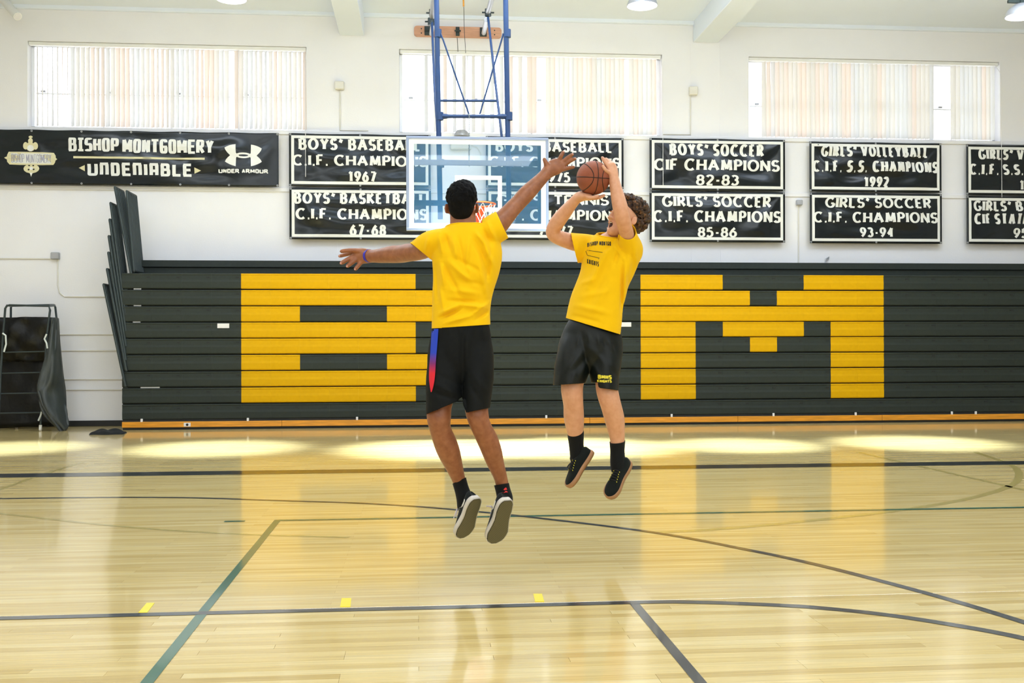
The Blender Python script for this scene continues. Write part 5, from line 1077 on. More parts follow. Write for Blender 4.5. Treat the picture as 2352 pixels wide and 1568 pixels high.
# tendons and muscle edges that show at the back of knee, calf and elbow
for a, b, am, wd in (((999, 940, -.19), (1003, 972, -.18), .004, .010), ((1027, 940, -.19), (1025, 972, -.18), .004, .010), ((1086, 940, -.19), (1092, 968, -.18), .004, .010), ((1110, 940, -.19), (1113, 968, -.18), .004, .010),
                     ((1038, 1020, -.12), (1047, 1050, -.06), .005, .014), ((1140, 1012, -.12), (1146, 1040, -.07), .005, .014), ((1183, 462, .0), (1192, 478, .0), -.005, .012), ((950, 570, .1), (935, 578, .13), .004, .012)):
    vol.fold(A.p(*a), A.p(*b), am, wd)
Vb, Fb = vol.surface(); Vb = relax(Vb, Fb, 2)
bodyA = obj('body', Vb, Fb, M['skinA'], pa, True); del vol
nails(bodyA, A, [(783, 604.5, .36, 3.6), (797.5, 611.5, .36, 3.6), (779.5, 588, .43, 3.0), (815.5, 618.5, .37, 3.2), (1294.5, 348.5, .175, 2.8), (1315.5, 354, .165, 3.0), (1321.5, 363.5, .165, 2.8)])
def eyes(par, L, ax):
    for q in (-1, 1):
        mm = MB(); mm.lathe(L(q*.031, .083, .001), [(0, .0125), (.006, .0112), (.0105, .0065), (.0118, 0.0)], 14, tuple(ax[1])); o = mm.obj('eye', M['eye'], par, True)
        mm = MB(); mm.lathe(L(q*.031, .0945, .001), [(0, .0013), (.0035, .001), (.0052, .0)], 12, tuple(ax[1])); mm.obj('iris', M['iris'], o, True)
        mm = MB(); mm.tube([L(q*.014, .099, .020), L(q*.030, .100, .026), L(q*.046, .088, .020)], [.003, .004, .002], 6); mm.obj('eyebrow', M['hairA'], par, True)
eyes(bodyA, LA, axA)
# cropped hair
hc = np.array(LA(0, 0, 0)); vol = Vol(hc-.16, hc+.17, 0.0036)
vol.ell(LA(0, -.020, .046), axA, (.0800, .100, .088), .01); vol.ell(LA(0, -.050, -.012), axA, (.065, .052, .062), .02); vol.ell(LA(.012, .01, .085), axA, (.060, .075, .058), .02)
rg = random.Random(9); cnt = 0
while cnt < 1100:
    d = np.array([rg.gauss(0, 1) for _ in range(3)]); d /= np.linalg.norm(d)
    if d[2] < -.25 or (d[1] > .5 and d[2] < .6): continue
    r_ = 1/math.sqrt((d[0]/.0790)**2+(d[1]/.099)**2+(d[2]/.0885)**2)+rg.uniform(-.003, .0015)*(1 if d[2] > 0 else .4); q = rg.uniform(.0045, .0075)*(1 if d[2] > .1 else .7)
    vol.ell(LA(0, -.020, .046)+(axA[0]*d[0]+axA[1]*d[1]+axA[2]*d[2])*r_, (R3, F3, U3), (q, q, q), .0025); cnt += 1
V, Fq = vol.surface(); loc = np.stack([(V-hc)@axA[i] for i in range(3)], -1)
dirn = loc/np.linalg.norm(loc, axis=1)[:, None]; q = V*150; V = V+(dirn@np.stack(axA))*((0.0022*np.sin(q[:, 0])*np.sin(q[:, 1]+1)+0.0030*np.sin(q[:, 2]*.7+q[:, 0]*.55)*np.sin(q[:, 1]*.6))*np.clip((loc[:, 2]+.02)*25, .1, 1))[:, None]
ok = ~((loc[:, 1] > .052) & (loc[:, 2] < .058)) & ~((loc[:, 1] > -.034) & (loc[:, 2] < .012)) & (loc[:, 2] > -.070); obj('hair', *chop(V, Fq, ok[Fq].all(1)), M['hairA'], pa, True)

# T-shirt
vol = Vol(A.p(935, 775, -.3), A.p(1180, 470, .32)+np.array((.02, .05, .02)), 0.0046)
vol.sweep(A.rows([(1058, 800, 0, 66, 48), (1059, 755, 0, 66, 48), (1059, 715, 0, 65, 47), (1061, 680, 0, 66.5, 48), (1066, 645, 0, 70, 50), (1071, 612, 0, 76, 51), (1073, 580, 0, 79, 51), (1071, 556, 0, 71, 46), (1066, 540, 0, 50, 38), (1065, 530, 0, 38, 32)]), R3, .02)
vol.sweep(A.rows([(1064, 545, 0, 24, 34), (1038, 546, 0, 23, 36), (1010, 553, 0, 26, 36), (988, 563, .03, 30, 34), (968, 580, .07, 31, 33), (940, 598, .12, 33, 33)]), U3, .03)
vol.sweep(A.rows([(1064, 545, 0, 24, 34), (1092, 543, 0, 24, 36), (1112, 538, 0, 29, 36), (1134, 527, 0, 32, 34), (1153, 516, .02, 31.5, 32), (1180, 503, .04, 32, 31)]), U3, .03)
fo = lambda a, b, am, wd: vol.fold(A.p(*a, -.10), A.p(*b, -.10), am*2.2, wd*.0019, F3)
for f in (((1012, 600), (1020, 660), .008, 7), ((1018, 606), (1062, 690), -.007, 7), ((1030, 600), (1090, 655), .008, 8), ((1040, 590), (1105, 625), -.005, 7), ((1060, 700), (1118, 706), .008, 6), ((1010, 720), (1055, 700), .009, 7), ((1010, 730), (1060, 708), -.009, 5),
          ((1020, 742), (1085, 724), .007, 6), ((1085, 722), (1122, 695), .008, 6), ((1092, 735), (1123, 712), -.007, 5), ((1030, 690), (1095, 693), -.007, 6), ((1000, 610), (1004, 690), -.006, 6), ((1112, 560), (1133, 610), .009, 7), ((1102, 560), (1122, 640), -.007, 7),
          ((1092, 532), (1118, 566), .009, 6), ((1085, 545), (1108, 590), -.006, 6), ((1120, 510), (1140, 555), .007, 6), ((1108, 522), (1128, 560), -.007, 5), ((1040, 545), (1052, 600), .006, 7), ((1052, 545), (1066, 610), -.005, 6), ((1078, 548), (1072, 610), .006, 6),
          ((1020, 532), (1034, 580), -.007, 6), ((1008, 535), (1016, 585), .008, 7), ((985, 540), (975, 580), .006, 6), ((1036, 665), (1100, 675), .007, 8), ((1045, 640), (1110, 655), -.005, 7), ((1010, 660), (1020, 715), .006, 6), ((1075, 600), (1085, 640), .004, 9),
          ((1100, 600), (1118, 680), .006, 7), ((1128, 575), (1118, 640), -.006, 5)): fo(*f)
V, Fq = vol.surface(); V = relax(V, Fq, 2); del vol
hn = lambda a, b: (A.p(*a), A.p(*b))
def pl(B, a, b, ref, rad, dz=0.0, tilt=0.0, out=0.0):
    """cut plane through two outline points and the line of sight; ref: a point on the side that is removed"""
    p, q = B.p(*a, dz), B.p(*b, dz); c = (p+q)/2; v = ray((a[0]+b[0])/2, (a[1]+b[1])/2); n_ = np.cross(q-p, np.array(v)); n_ /= np.linalg.norm(n_)
    if (B.p(*ref, dz)-c)@n_ < 0: n_ = -n_
    n_ = n_+F3*tilt; n_ /= np.linalg.norm(n_); return (c, n_, c+n_*out, rad)
V, Fq = cut(V, Fq, [pl(A, (993, 754), (1126, 745), (1060, 800), .30), (lambda q: (q[0], q[1], A.p(935, 600, .08), .148))(pl(A, (946, 560), (994, 599), (920, 610), .128, .08)), pl(A, (1140, 487), (1167, 545), (1190, 500), .18, .02, out=.11), pl(A, (1033, 521), (1098, 519), (1064, 500), .105, 0, .25)])
teeA = obj('t_shirt', V, Fq, M['tee'], pa, True); sd = teeA.modifiers.new('t', 'SOLIDIFY'); sd.thickness = .003; sd.offset = -1
rim_tube(V, Fq, A.p(1065.5, 521), U3*.95-F3*.25, .12, .0048, 'collar', M['tee'], teeA)

# shorts
vol = Vol(A.p(965, 965, -.32), A.p(1145, 725, .3), 0.0048)
vol.sweep(A.rows([(1060, 735, 0, 57, 40), (1059, 756, 0, 64.5, 46), (1058, 790, 0, 70, 50), (1057, 825, 0, 73, 50), (1057, 850, 0, 68, 44)]), R3, .02)
vol.sweep(A.rows([(1028, 810, 0, 40, 45), (1023, 860, -.02, 42, 49), (1021, 900, -.045, 41, 50), (1021, 935, -.06, 40, 49), (1020, 948, -.065, 40, 48)]), R3, .02)
vol.sweep(A.rows([(1094, 810, 0, 38, 45), (1097, 860, -.02, 36, 49), (1096, 900, -.045, 32.5, 48), (1094, 940, -.06, 29, 46), (1093.5, 955, -.065, 28.5, 45)]), R3, .015)
fo = lambda a, b, am, wd: vol.fold(A.p(*a, -.11), A.p(*b, -.11), am, wd*.0024, F3)
for f in (((1064, 760), (1062, 880), -.012, 6), ((1075, 760), (1068, 850), .006, 7), ((1030, 780), (1045, 850), .006, 9), ((1000, 880), (1055, 905), .008, 6), ((995, 900), (1050, 918), -.007, 5), ((1008, 860), (1052, 884), -.006, 6), ((1088, 860), (1118, 900), .007, 7), ((1080, 880), (1108, 930), -.007, 6), ((1100, 790), (1112, 860), .006, 8), ((1010, 800), (1000, 860), .005, 8), ((1055, 745), (1060, 775), .005, 4), ((1085, 745), (1088, 770), .005, 4), ((1030, 747), (1032, 770), .004, 4), ((1108, 748), (1112, 780), .004, 5)): fo(*f)
V, Fq = vol.surface(); V = relax(V, Fq, 2); del vol
V, Fq = cut(V, Fq, [pl(A, (982, 949), (1040, 926), (1015, 970), .16), pl(A, (1040, 926), (1064, 910), (1056, 930), .05), pl(A, (1066, 948), (1121, 937), (1094, 980), .15)])
shA = obj('shorts', V, Fq, M['short'], pa, True); sd = shA.modifiers.new('t', 'SOLIDIFY'); sd.thickness = .003; sd.offset = -1
# blue to red flash down the left side of the shorts
def flash():
    t = NT('blue_to_red_fabric'); g = t.new('ShaderNodeTexCoord'); sx = t.new('ShaderNodeSeparateXYZ'); t.link(g.outputs['UV'], sx.inputs[0])
    r = t.new('ShaderNodeValToRGB'); e = r.color_ramp.elements; e[0].position = .30; e[0].color = (*S((226, 20, 44)), 1); e[1].position = .62; e[1].color = (*S((20, 62, 196)), 1); e.new(.45).color = (*S((130, 24, 110)), 1)
    t.link(sx.outputs['Y'], r.inputs[0]); t.link(r.outputs['Color'], t.b.inputs['Base Color']); t.b.inputs['Roughness'].default_value = .6; return t.m
bv = BVHTree.FromPolygons(V.tolist(), Fq.tolist())
Lx = [(755, 991.5, 1007), (790, 989.5, 1004.5), (825, 987, 1001.5), (850, 985.5, 1000), (872, 985.5, 998), (888, 987.5, 995), (900, 989.5, 991.5)]
V2 = []; n_ = 0
for y, a, b in crom(Lx, 5):
    for j in range(4): V2.append((a+(b-a)*j/3, y))
    n_ += 1
o = printed(shA, 'side_flash', flash(), [(V2, [(i*4+j, i*4+j+1, i*4+j+5, i*4+j+4) for i in range(n_-1) for j in range(3)])], bv, .006)
uv = o.data.uv_layers.new(name='UVMap')
for lp in o.data.loops: uv.data[lp.index].uv = (0, 1-(V2[lp.vertex_index][1]-755)/145)

# socks, shoes, wristband
def sock(par, B, rows, name='sock', lab=None):
    v = Vol(np.min([r[:3] for r in B.rows(rows)], 0)-.08, np.max([r[:3] for r in B.rows(rows)], 0)+.08, .0045); v.sweep(B.rows(rows), R3, .01); V, Fq = v.surface(); V = relax(V, Fq, 1); return V, Fq
V, Fq = sock(pa, A, [(1053, 1096, .08, 15.8, 16.4), (1056, 1108, .09, 15.2, 16), (1062, 1128, .09, 15.6, 17), (1067, 1146, .08, 17, 18), (1066, 1165, .10, 15, 16)]); V, Fq = cut(V, Fq, [pl(A, (1042, 1109), (1070, 1096), (1050, 1080), .09, .08)])
o = obj('sock', V, Fq, M['sock'], pa, True)
V, Fq = sock(pa, A, [(1150.5, 1103, .075, 15.8, 16.3), (1152, 1112, .08, 15.6, 16.2), (1156, 1128, .08, 15.6, 17), (1160, 1146, .07, 17, 18), (1158, 1166, .09, 15, 16)]); V, Fq = cut(V, Fq, [pl(A, (1136, 1114), (1169, 1109), (1150, 1085), .09, .08)])
o = obj('sock', V, Fq, M['sock'], pa, True); bvs = BVHTree.FromPolygons(V.tolist(), Fq.tolist())
printed(o, 'sock_mark', M['red'], [([(1160, 1120), (1162.5, 1119), (1165, 1124), (1159, 1125.5), (1156.5, 1124)], [(0, 1, 2, 3, 4)]), ([(1151, 1131), (1163, 1127), (1167, 1130), (1160, 1130.5), (1152, 1133.5)], [(0, 1, 2, 3, 4)])], bvs)
def unit(v): v = np.array(v, float); return v/np.linalg.norm(v)
sA = dict(band=M['foxing'], upper=M['canvas'], outs=M['tread'], kind='low', stripe=True)
h1 = A.p(1098, 1146, -.03); t1 = A.p(1053, 1247, .11); shoe(pa, h1, t1, -F3*0.74+R3*0.62-U3*.12, .282, wk=1.32, **sA)
h2 = A.p(1169, 1150, -.06); t2 = A.p(1128, 1256, .085); shoe(pa, h2, t2, -F3*0.84+R3*0.50-U3*.1, .300, wk=1.3, **sA)
for pts in (((1050, 1167, .06), (1046, 1178, .05), (1042, 1190, .05)), ((1050, 1168, .06), (1048, 1180, .05), (1047, 1187, .05)), ((1140, 1172, .05), (1130, 1165, .03), (1118, 1161, .02)), ((1140, 1172, .05), (1128, 1161.5, .03), (1117, 1163, .02))):
    mm = MB(); mm.tube([A.p(*q) for q in pts], .003, 6); mm.obj('lace_end', M['lace'], pa)
k = (A.d+.41)/F_PX; c = A.p(847.5, 588, .405); ax_ = unit(R3*1.0-F3*.9+U3*.05); e1 = unit(U3-ax_*(U3@ax_)); e2 = np.cross(ax_, e1); V = []; Fq = []; n_ = 36
for j, (o_, r_) in enumerate(((-.008, 14.3), (-.008, 15.4), (.008, 15.6), (.008, 14.5))):
    for i in range(n_): a = 2*math.pi*i/n_; V.append(c+ax_*o_+(e1*math.cos(a)*1.02+e2*math.sin(a)*1.02)*r_*k)
for j in range(4):
    for i in range(n_): Fq.append((j*n_+i, j*n_+(i+1) % n_, ((j+1) % 4)*n_+(i+1) % n_, ((j+1) % 4)*n_+i))
M['band'] = mat('blue_silicone', S((58, 56, 190)), 0.4); wb = obj('wristband', V, Fq, M['band'], pa, False); V = []
for o_ in (-.003, .005):
    for i in range(9): a = math.radians(-150+i*11); V.append(c+ax_*o_+(e1*math.cos(a)*1.02+e2*math.sin(a)*1.02)*(15.9)*k)
obj('wristband_mark', V, [(i, i+1, 10+i, 9+i) for i in range(8)], mat('pale_lilac_mark', S((196, 190, 240)), .5), wb)
# ------------------------------------------------------------------ the shooter, facing the camera's left, ball held high
B = Body(6.8)
pb = thing('person', (*B.p(1360, 800)[:2], 0.0), 'jumping person with curly brown hair in yellow T-shirt shooting a basketball', 'person')
BR, BF = unit(R3*.80-F3*.60), unit(F3*.80+R3*.60)      # across the chest, and from chest to back
vol = Vol(*bounds(B, 1250, 352, 1480, 1075, -.42, .25), 0.005)
f0 = unit(-R3*.88-F3*.46); tl = math.radians(19); hf = f0*math.cos(tl)+U3*math.sin(tl); hu = U3*math.cos(tl)-f0*math.sin(tl)
LB, axB = head(vol, B.p(1435, 504, -.05), hf, hu, 1.06, mouth=1.0)
vol.sweep(B.rows([(1404, 575, .0, 36, 32), (1408, 552, -.01, 23, 23), (1416, 538, -.02, 19.5, 20), (1428, 518, -.03, 20, 20)]), BR, .02)
vol.sweep(B.rows([(1362, 750, 0, 48, 34), (1372, 700, 0, 46, 33), (1384, 650, 0, 50, 36), (1397, 605, 0, 56, 38), (1401, 575, 0, 52, 34), (1404, 560, 0, 34, 26)]), BR, .02)
rA = [(1372, 566, .08, 21), (1345, 561, .09, 20), (1318, 556, .07, 18.5), (1290, 548, .03, 16), (1272.5, 539, 0, 14.8), (1270, 527, -.02, 14.2), (1281, 509, -.05, 16), (1298, 487, -.09, 14.5), (1314, 468, -.13, 11.5), (1327, 454, -.16, 10.2), (1336, 449.5, -.17, 10)]
vol.sweep(B.rows(rA), R3, .025)
lA = [(1440, 590, -.06, 18), (1444, 566, -.11, 16), (1440, 540, -.18, 15.5), (1434, 516, -.24, 15.5), (1430, 500, -.27, 15.5), (1425, 478, -.28, 16.3), (1419, 452, -.27, 14.5), (1413, 425, -.25, 12), (1408.5, 405, -.235, 10.4), (1407, 396, -.23, 10.4)]
vol.sweep(B.rows(lA), R3, .025)
# palm under the ball and its fingers along the underside
vol.sweep(B.rows([(1330, 453, -.17, 9.5, 9.5), (1340, 451.5, -.19, 7.5, 12), (1350, 452, -.20, 6, 14), (1356, 453, -.20, 5, 13)]), U3, .012)
fingers(vol, B, [[(1336, 450, -.15, 5), (1337, 444, -.13, 4.4), (1340, 437, -.115, 3.8), (1344, 431, -.11, 3.3)],
                 [(1351, 453.5, -.24, 4), (1358, 454, -.25, 3.9), (1366, 452.8, -.25, 3.7), (1373, 450.2, -.245, 3.3)],
                 [(1352, 454, -.215, 4), (1364, 455, -.215, 4), (1377, 453.2, -.21, 3.7), (1388, 448.5, -.205, 3.2)],
                 [(1352, 454, -.19, 4), (1364, 455, -.18, 3.9), (1376, 453, -.175, 3.6), (1386, 449, -.17, 3.1)],
                 [(1350, 453.5, -.165, 3.8), (1360, 454.5, -.15, 3.6), (1369, 453, -.14, 3.3), (1376, 450, -.13, 2.9)]])
# guide hand on the right side of the ball
vol.sweep(B.rows([(1407, 402, -.235, 10.5, 9.5), (1406, 393, -.23, 11.5, 7.5), (1404, 385, -.225, 11.5, 6.5), (1401, 379, -.22, 10, 6)]), R3, .012)
fingers(vol, B, [[(1398, 384, -.24, 4.6), (1393, 376.5, -.24, 4.3), (1388, 369, -.235, 4.0), (1383.5, 362, -.225, 3.4)],
                 [(1402, 381, -.22, 4.4), (1400, 375, -.21, 4.2), (1396, 369, -.19, 3.9), (1391, 364.5, -.17, 3.3)],
                 [(1407, 383, -.21, 4.4), (1406, 377, -.19, 4.1), (1401, 371, -.165, 3.8), (1396, 367, -.14, 3.2)],
                 [(1411, 387, -.21, 4.2), (1411, 381, -.185, 3.9), (1406, 375, -.155, 3.5), (1400, 371, -.13, 3.0)],
                 [(1400, 397, -.25, 4.8), (1393, 393, -.275, 4.3), (1388, 387, -.285, 4.0), (1385, 381, -.286, 3.4)]])
legL = [(1332, 800, 0, 33, 34), (1320, 850, -.02, 28, 30), (1314, 885, -.04, 24, 26), (1314.5, 905, -.05, 23, 25), (1317, 930, -.03, 21.5, 23), (1318, 955, .0, 22, 24), (1320, 978, .02, 19.5, 21), (1322, 1000, .04, 16, 17), (1324, 1025, .05, 14.5, 15), (1327, 1048, .05, 15, 16)]
legR = [(1392, 800, 0, 33, 34), (1394, 850, -.02, 28, 30), (1394, 892, -.04, 24, 26), (1399, 915, -.05, 22.8, 25), (1406, 940, -.03, 22, 24), (1411.5, 962, .0, 21.5, 24), (1415, 985, .02, 18.5, 20), (1418, 1008, .03, 15.5, 16), (1418, 1035, .03, 14.2, 15), (1419, 1060, .02, 15, 16)]
vol.sweep(B.rows(legL), R3, .02); vol.sweep(B.rows(legR), R3, .02)
for a, b, am, wd in (((1306, 893, -.13), (1322, 893, -.13), .004, .014), ((1390, 905, -.13), (1402, 905, -.13), .004, .014), ((1303, 930, -.06), (1306, 965, -.04), .003, .012), ((1432, 480, -.3), (1426, 460, -.32), .003, .012)): vol.fold(B.p(*a), B.p(*b), am, wd)
Vb, Fb = vol.surface(); del vol; Vb = relax(Vb, Fb, 2); bodyB = obj('body', Vb, Fb, M['skinB'], pb, True)
eyes(bodyB, LB, axB)
mm = MB(); c = LB(0, .079, -.071); mm.lathe(c, [(0, .012), (.010, .010), (.017, .004), (.020, -.006)], 16, tuple(axB[1])); mm.obj('mouth_inside', M['mouth'], bodyB, True)
mm = MB(); mm.tube([LB(x, .092-abs(x)*.4, -.0565) for x in (-.012, -.006, 0, .006, .012)], .0026, 6); mm.obj('teeth', M['teeth'], bodyB)
nails(bodyB, B, [(1383.6, 361.8, -.235, 2.8), (1396, 367, -.15, 2.6)])
# curly hair
hc = np.array(LB(0, -.015, .036)); vol = Vol(hc-.19, hc+.19, 0.0038)
vol.ell(LB(0, -.022, .050), axB, (.080, .098, .090), .01); vol.ell(LB(0, -.075, .0), axB, (.066, .055, .075), .02)
rg = random.Random(5); cnt = 0
while cnt < 620:
    d = np.array([rg.gauss(0, 1) for _ in range(3)]); d /= np.linalg.norm(d)
    if d[2] < -.62 or (d[1] > .42 and d[2] < .62) or (d[1] > -.12 and d[2] < .10): continue
    low = max(0.0, min(1.0, (abs(d[0])-.55)*2.6))*max(0, min(1, (.62-d[2])*1.6)); ext = (.036-.030*low)*rg.uniform(.55, 1.05)
    r_ = 1/math.sqrt((d[0]/.080)**2+(d[1]/.100)**2+(d[2]/.088)**2)+ext
    p = LB(0, -.020, .040)+(axB[0]*d[0]+axB[1]*d[1]+axB[2]*d[2])*r_*1.04; q = rg.uniform(.0075, .0125)*(1-.35*low); vol.ell(p, (R3, F3, U3), (q, q, q), .0045); cnt += 1
V, Fq = vol.surface(); loc = np.stack([(V-np.array(LB(0, 0, 0)))@axB[i] for i in range(3)], -1); ok = ~((loc[:, 1] > .052) & (loc[:, 2] < .060)) & ~((loc[:, 1] > -.022) & (loc[:, 2] < .018)); obj('hair', *chop(V, Fq, ok[Fq].all(1)), M['hairB'], pb, True); del vol

# T-shirt
vol = Vol(*bounds(B, 1276, 492, 1492, 800, -.36, .30), 0.0046)
vol.sweep(B.rows([(1352, 800, 0, 68, 50), (1361, 752, 0, 69, 49), (1369, 700, 0, 66, 46), (1379, 665, 0, 62, 44), (1390, 635, 0, 62, 45), (1399, 605, 0, 67, 47), (1403, 580, 0, 68, 46), (1404, 563, 0, 46, 37), (1404, 553, 0, 30, 28)]), BR, .02)
vol.sweep(B.rows([(1400, 570, .02, 26, 32), (1372, 570, .07, 27, 33), (1346, 569, .09, 30, 34), (1320, 570, .08, 33, 36), (1290, 568, .04, 34, 37)]), U3, .03)
vol.sweep(B.rows([(1410, 570, -.01, 30, 30), (1434, 585, -.05, 34, 34), (1445, 570, -.08, 29, 31), (1442, 550, -.14, 23, 27), (1439.5, 527, -.19, 18.5, 22), (1437, 505, -.24, 18, 21)]), R3, .03)
vol.ell(B.p(1451, 574, -.05), (R3, F3, U3), (.062, .07, .075), .03)
fo = lambda a, b, am, wd, dz=-.11: vol.fold(B.p(*a, dz), B.p(*b, dz), am*1.9, wd*.0023, F3)
for f in (((1428, 600), (1427, 720), -.010, 4), ((1434, 600), (1436, 690), .008, 6), ((1420, 575), (1410, 610), -.009, 6), ((1400, 562), (1350, 660), .010, 9), ((1412, 575), (1352, 700), -.005, 9), ((1415, 548), (1385, 578), -.008, 5), ((1408, 560), (1425, 590), .007, 5),
          ((1352, 545), (1345, 580), -.008, 4), ((1362, 548), (1350, 575), .007, 5), ((1345, 560), (1340, 610), -.010, 5), ((1330, 545), (1330, 580), .006, 5), ((1320, 700), (1400, 720), .007, 8), ((1310, 722), (1380, 742), -.005, 6), ((1400, 650), (1360, 715), .005, 10), ((1335, 650), (1365, 640), .006, 7),
          ((1340, 680), (1400, 668), .005, 8), ((1450, 560), (1462, 610), .007, 7), ((1458, 590), (1440, 660), -.006, 7), ((1440, 575), (1446, 640), .006, 6)): fo(*f)
V, Fq = vol.surface(); V = relax(V, Fq, 2); del vol
cS = B.p(1440, 526, -.18); nS = unit(U3*.52-F3*.85); cN = B.p(1407, 540, -.01); nN = unit(U3*.95-F3*.26+R3*.05)
V, Fq = cut(V, Fq, [pl(B, (1293, 728), (1426, 768), (1350, 800), .33), (lambda q: (q[0], q[1], B.p(1288, 566, .06), .185))(pl(B, (1312, 536), (1327, 604), (1285, 566), .155, .06)), (cS, nS, cS+nS*.10, .145), (cN, nN, cN+nN*.04-R3*.045, .108)])
teeB = obj('t_shirt', V, Fq, M['tee'], pb, True); sd = teeB.modifiers.new('t', 'SOLIDIFY'); sd.thickness = .003; sd.offset = -1; bv = BVHTree.FromPolygons(V.tolist(), Fq.tolist())
def warp(txt, x0, x1, yt, yb, fn, **kw):
    V2, F2 = text2d(txt, x0, x1, 0, 1, **kw); V2, F2 = text2d(txt, x0, x1, -yb, -yt, **kw); return [(x, -z+fn((x-x0)/(x1-x0))) for x, z in V2], F2
bk = dict(tv=.165, th=.11, gap=.12, q=5, flare=0)
printed(teeB, 'lettering', M['inkb'], [warp('BISHOP MONTGO', 1349, 1403, 554.5, 564, lambda u: 4.5*(1-u*2.2)**2-1 if u < .45 else 2.2*(u-.45)-1, **bk)], bv)
printed(teeB, 'lettering', M['inkb'], [warp('KNIGHTS', 1348.5, 1375, 594, 605, lambda u: u*7, **bk)], bv)
def lines(L, w_):
    V2, F2 = [], []
    for a, b in L:
        n = 8; dx, dy = b[0]-a[0], b[1]-a[1]; l = math.hypot(dx, dy); ox, oy = -dy/l*w_/2, dx/l*w_/2; s0 = len(V2)
        for i in range(n+1): x, y = a[0]+dx*i/n, a[1]+dy*i/n; V2 += [(x+ox, y+oy), (x-ox, y-oy)]
        F2 += [(s0+2*i, s0+2*i+1, s0+2*i+3, s0+2*i+2) for i in range(n)]
    return V2, F2
printed(teeB, 'printed_outline', M['inkb'], [lines([((1348, 574.5), (1384, 579.5)), ((1345.5, 576), (1349, 586)), ((1349, 586), (1375, 592)), ((1376.5, 591.5), (1374.5, 595))], 1.0)], bv)
rim_tube(V, Fq, cN, nN, .105, .0045, 'collar', M['tee'], teeB)

# shorts
vol = Vol(*bounds(B, 1262, 728, 1440, 915, -.26, .24), 0.005)
vol.sweep(B.rows([(1366, 745, 0, 54, 38), (1363, 762, 0, 64, 45), (1358, 790, 0, 71, 48), (1355, 812, 0, 72, 44), (1355, 824, 0, 60, 30)]), BR*.3+R3*.7, .02)
vol.sweep(B.rows([(1325, 800, 0, 40, 44), (1315, 840, -.02, 39.5, 46), (1309, 870, -.03, 36, 45), (1306, 895, -.04, 35, 44)]), R3, .02)
vol.sweep(B.rows([(1390, 800, 0, 38, 44), (1389, 840, -.02, 36, 46), (1389, 870, -.03, 31, 44), (1390.5, 900, -.04, 29, 42)]), R3, .015)
fo = lambda a, b, am, wd: vol.fold(B.p(*a, -.11), B.p(*b, -.11), am, wd*.0029, F3)
for f in (((1328, 765), (1326, 800), .008, 4), ((1336, 765), (1350, 850), -.008, 5), ((1350, 765), (1354, 790), .006, 4), ((1372, 770), (1376, 795), .006, 4), ((1385, 775), (1392, 800), -.006, 4), ((1398, 780), (1408, 808), .006, 4), ((1410, 785), (1416, 810), -.005, 4), ((1345, 800), (1300, 850), .007, 7), ((1350, 815), (1310, 860), -.006, 6), ((1350, 830), (1330, 868), .006, 5),
          ((1345, 790), (1410, 850), .006, 7), ((1380, 810), (1418, 868), -.006, 6), ((1358, 830), (1380, 872), .006, 5), ((1300, 770), (1290, 840), .006, 7), ((1290, 850), (1284, 880), .005, 5), ((1318, 845), (1316, 880), .005, 5)): fo(*f)
V, Fq = vol.surface(); V = relax(V, Fq, 2); del vol
V, Fq = cut(V, Fq, [pl(B, (1272, 884), (1340, 880), (1306, 905), .19), pl(B, (1363, 889), (1419, 896), (1390, 915), .15)])
shB = obj('shorts', V, Fq, M['short2'], pb, True); sd = shB.modifiers.new('t', 'SOLIDIFY'); sd.thickness = .003; sd.offset = -1; bv = BVHTree.FromPolygons(V.tolist(), Fq.tolist())
printed(shB, 'lettering', M['gold'], [warp('BMHS', 1373, 1405, 860, 869.5, lambda u: u*1.5, tv=.33, th=.24, gap=.06, q=5, flare=0), warp('KNIGHTS', 1371.5, 1405, 871, 877.5, lambda u: u*1.0+2*u*(1-u), tv=.3, th=.2, gap=.06, q=5, flare=0)], bv)

V, Fq = sock(pb, B, [(1322, 989, .035, 18, 19), (1322.5, 1002, .04, 17.3, 18), (1324, 1025, .05, 15.7, 16.5), (1327, 1046, .05, 16.5, 17.5), (1329, 1062, .05, 15, 16)]); V, Fq = cut(V, Fq, [pl(B, (1305, 996), (1338, 991), (1320, 970), .10, 0, -.25)]); obj('sock', V, Fq, M['sock'], pb, True)
V, Fq = sock(pb, B, [(1418, 1010, .03, 16.6, 17), (1418, 1016, .03, 16.4, 17), (1418, 1036, .03, 15.4, 16.5), (1419, 1060, .02, 16.5, 17.5), (1420, 1078, .01, 16, 17)]); V, Fq = cut(V, Fq, [pl(B, (1402, 1018), (1434, 1014), (1418, 990), .10, 0, -.25)]); obj('sock', V, Fq, M['sock'], pb, True)
sB = dict(band=M['gum'], upper=M['canvas'], outs=M['gum'], kind='low')
shoe(pb, B.p(1360, 1038, .055), B.p(1309, 1121, -.02), R3*.80-U3*.42+F3*.42, .278, wk=1.1, **sB)
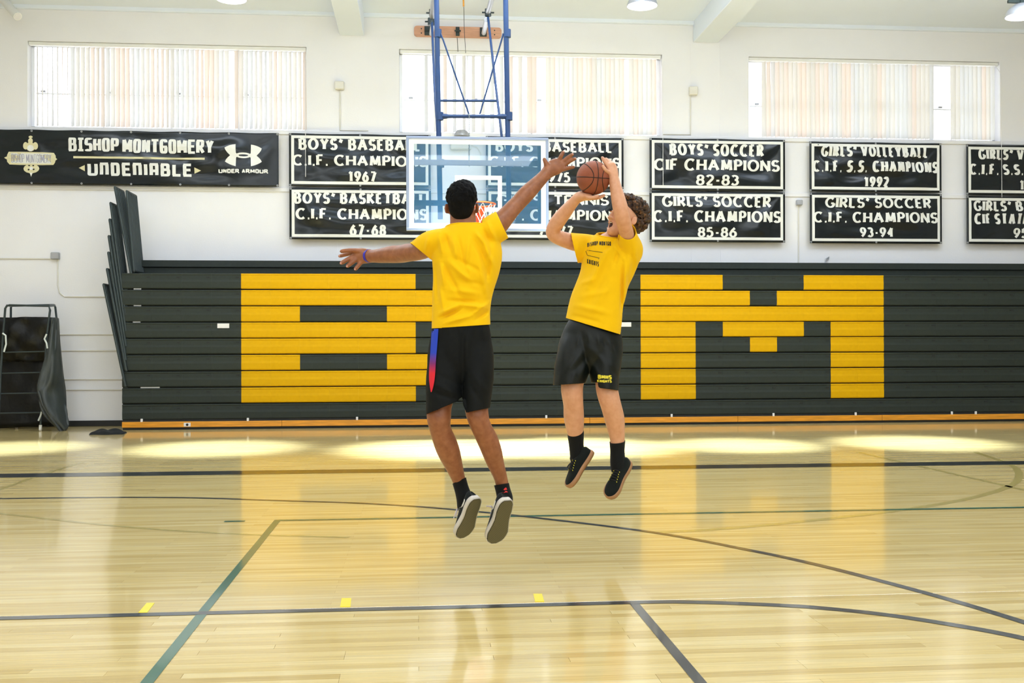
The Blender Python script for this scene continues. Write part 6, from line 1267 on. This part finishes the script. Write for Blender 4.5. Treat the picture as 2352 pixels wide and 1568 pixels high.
shoe(pb, B.p(1443, 1061, .07), B.p(1402, 1146, -.05), R3*.52-U3*.20+F3*.83, .285, wk=1.15, **sB)
for pts in (((1313, 1061, -.05), (1310, 1052, -.06), (1311, 1046, -.05)), ((1312, 1062, -.05), (1306, 1068, -.06), (1303, 1073, -.06)), ((1312, 1063, -.05), (1308, 1075, -.06), (1309, 1082, -.05))):
    mm = MB(); mm.tube([B.p(*q) for q in pts], .0045, 6); mm.obj('lace_end', M['blacklace'], pb)

# ------------------------------------------------------------------ the basketball
bc = B.p(1363, 408.5, -.205); br = 38.9*(B.d-.205)/F_PX
def ballmat():
    m_ = mat('pebbled_leather', S((156, 84, 56)), 0.5, noise=0.12, nscale=14, bump=0.5, bscale=420, spec=0.4); return m_
M['ball'] = ballmat(); M['seam'] = mat('dark_seam', S((48, 30, 24)), 0.6)
ball = thing('basketball', Vector(bc)-Vector((0, 0, br)), 'orange-brown basketball held up between the shooter\'s two hands', 'ball')
prof = [(br*math.sin(math.pi*i/36), -br*math.cos(math.pi*i/36)) for i in range(37)]
mm = MB(); mm.lathe(bc, prof, 56); cv = mm.obj('leather_cover', M['ball'], ball, True)
a_, b_ = math.radians(12), math.radians(6); bx = unit(R3*math.cos(a_)+F3*math.sin(a_)); bz = unit(U3+R3*.06-F3*.13); bx = unit(bx-bz*(bx@bz)); by = np.cross(bz, bx)
sp = lambda lam, lat: bc+(bx*math.sin(lam)*math.cos(lat)-by*math.cos(lam)*math.cos(lat)+bz*math.sin(lat))*(br+.0003)
sg = MB(); N_ = 72
sg.tube([sp(2*math.pi*i/N_, 0) for i in range(N_)], .0026, 6, closed=True)
sg.tube([bc+(-by*math.cos(2*math.pi*i/N_)+bz*math.sin(2*math.pi*i/N_))*(br+.0003) for i in range(N_)], .0026, 6, closed=True)
for q in (-1, 1): sg.tube([sp(q*math.radians(90-75*math.cos(2*math.pi*i/N_)), math.radians(52)*math.sin(2*math.pi*i/N_)) for i in range(N_)], .0026, 6, closed=True)
sg.obj('seam', M['seam'], ball)
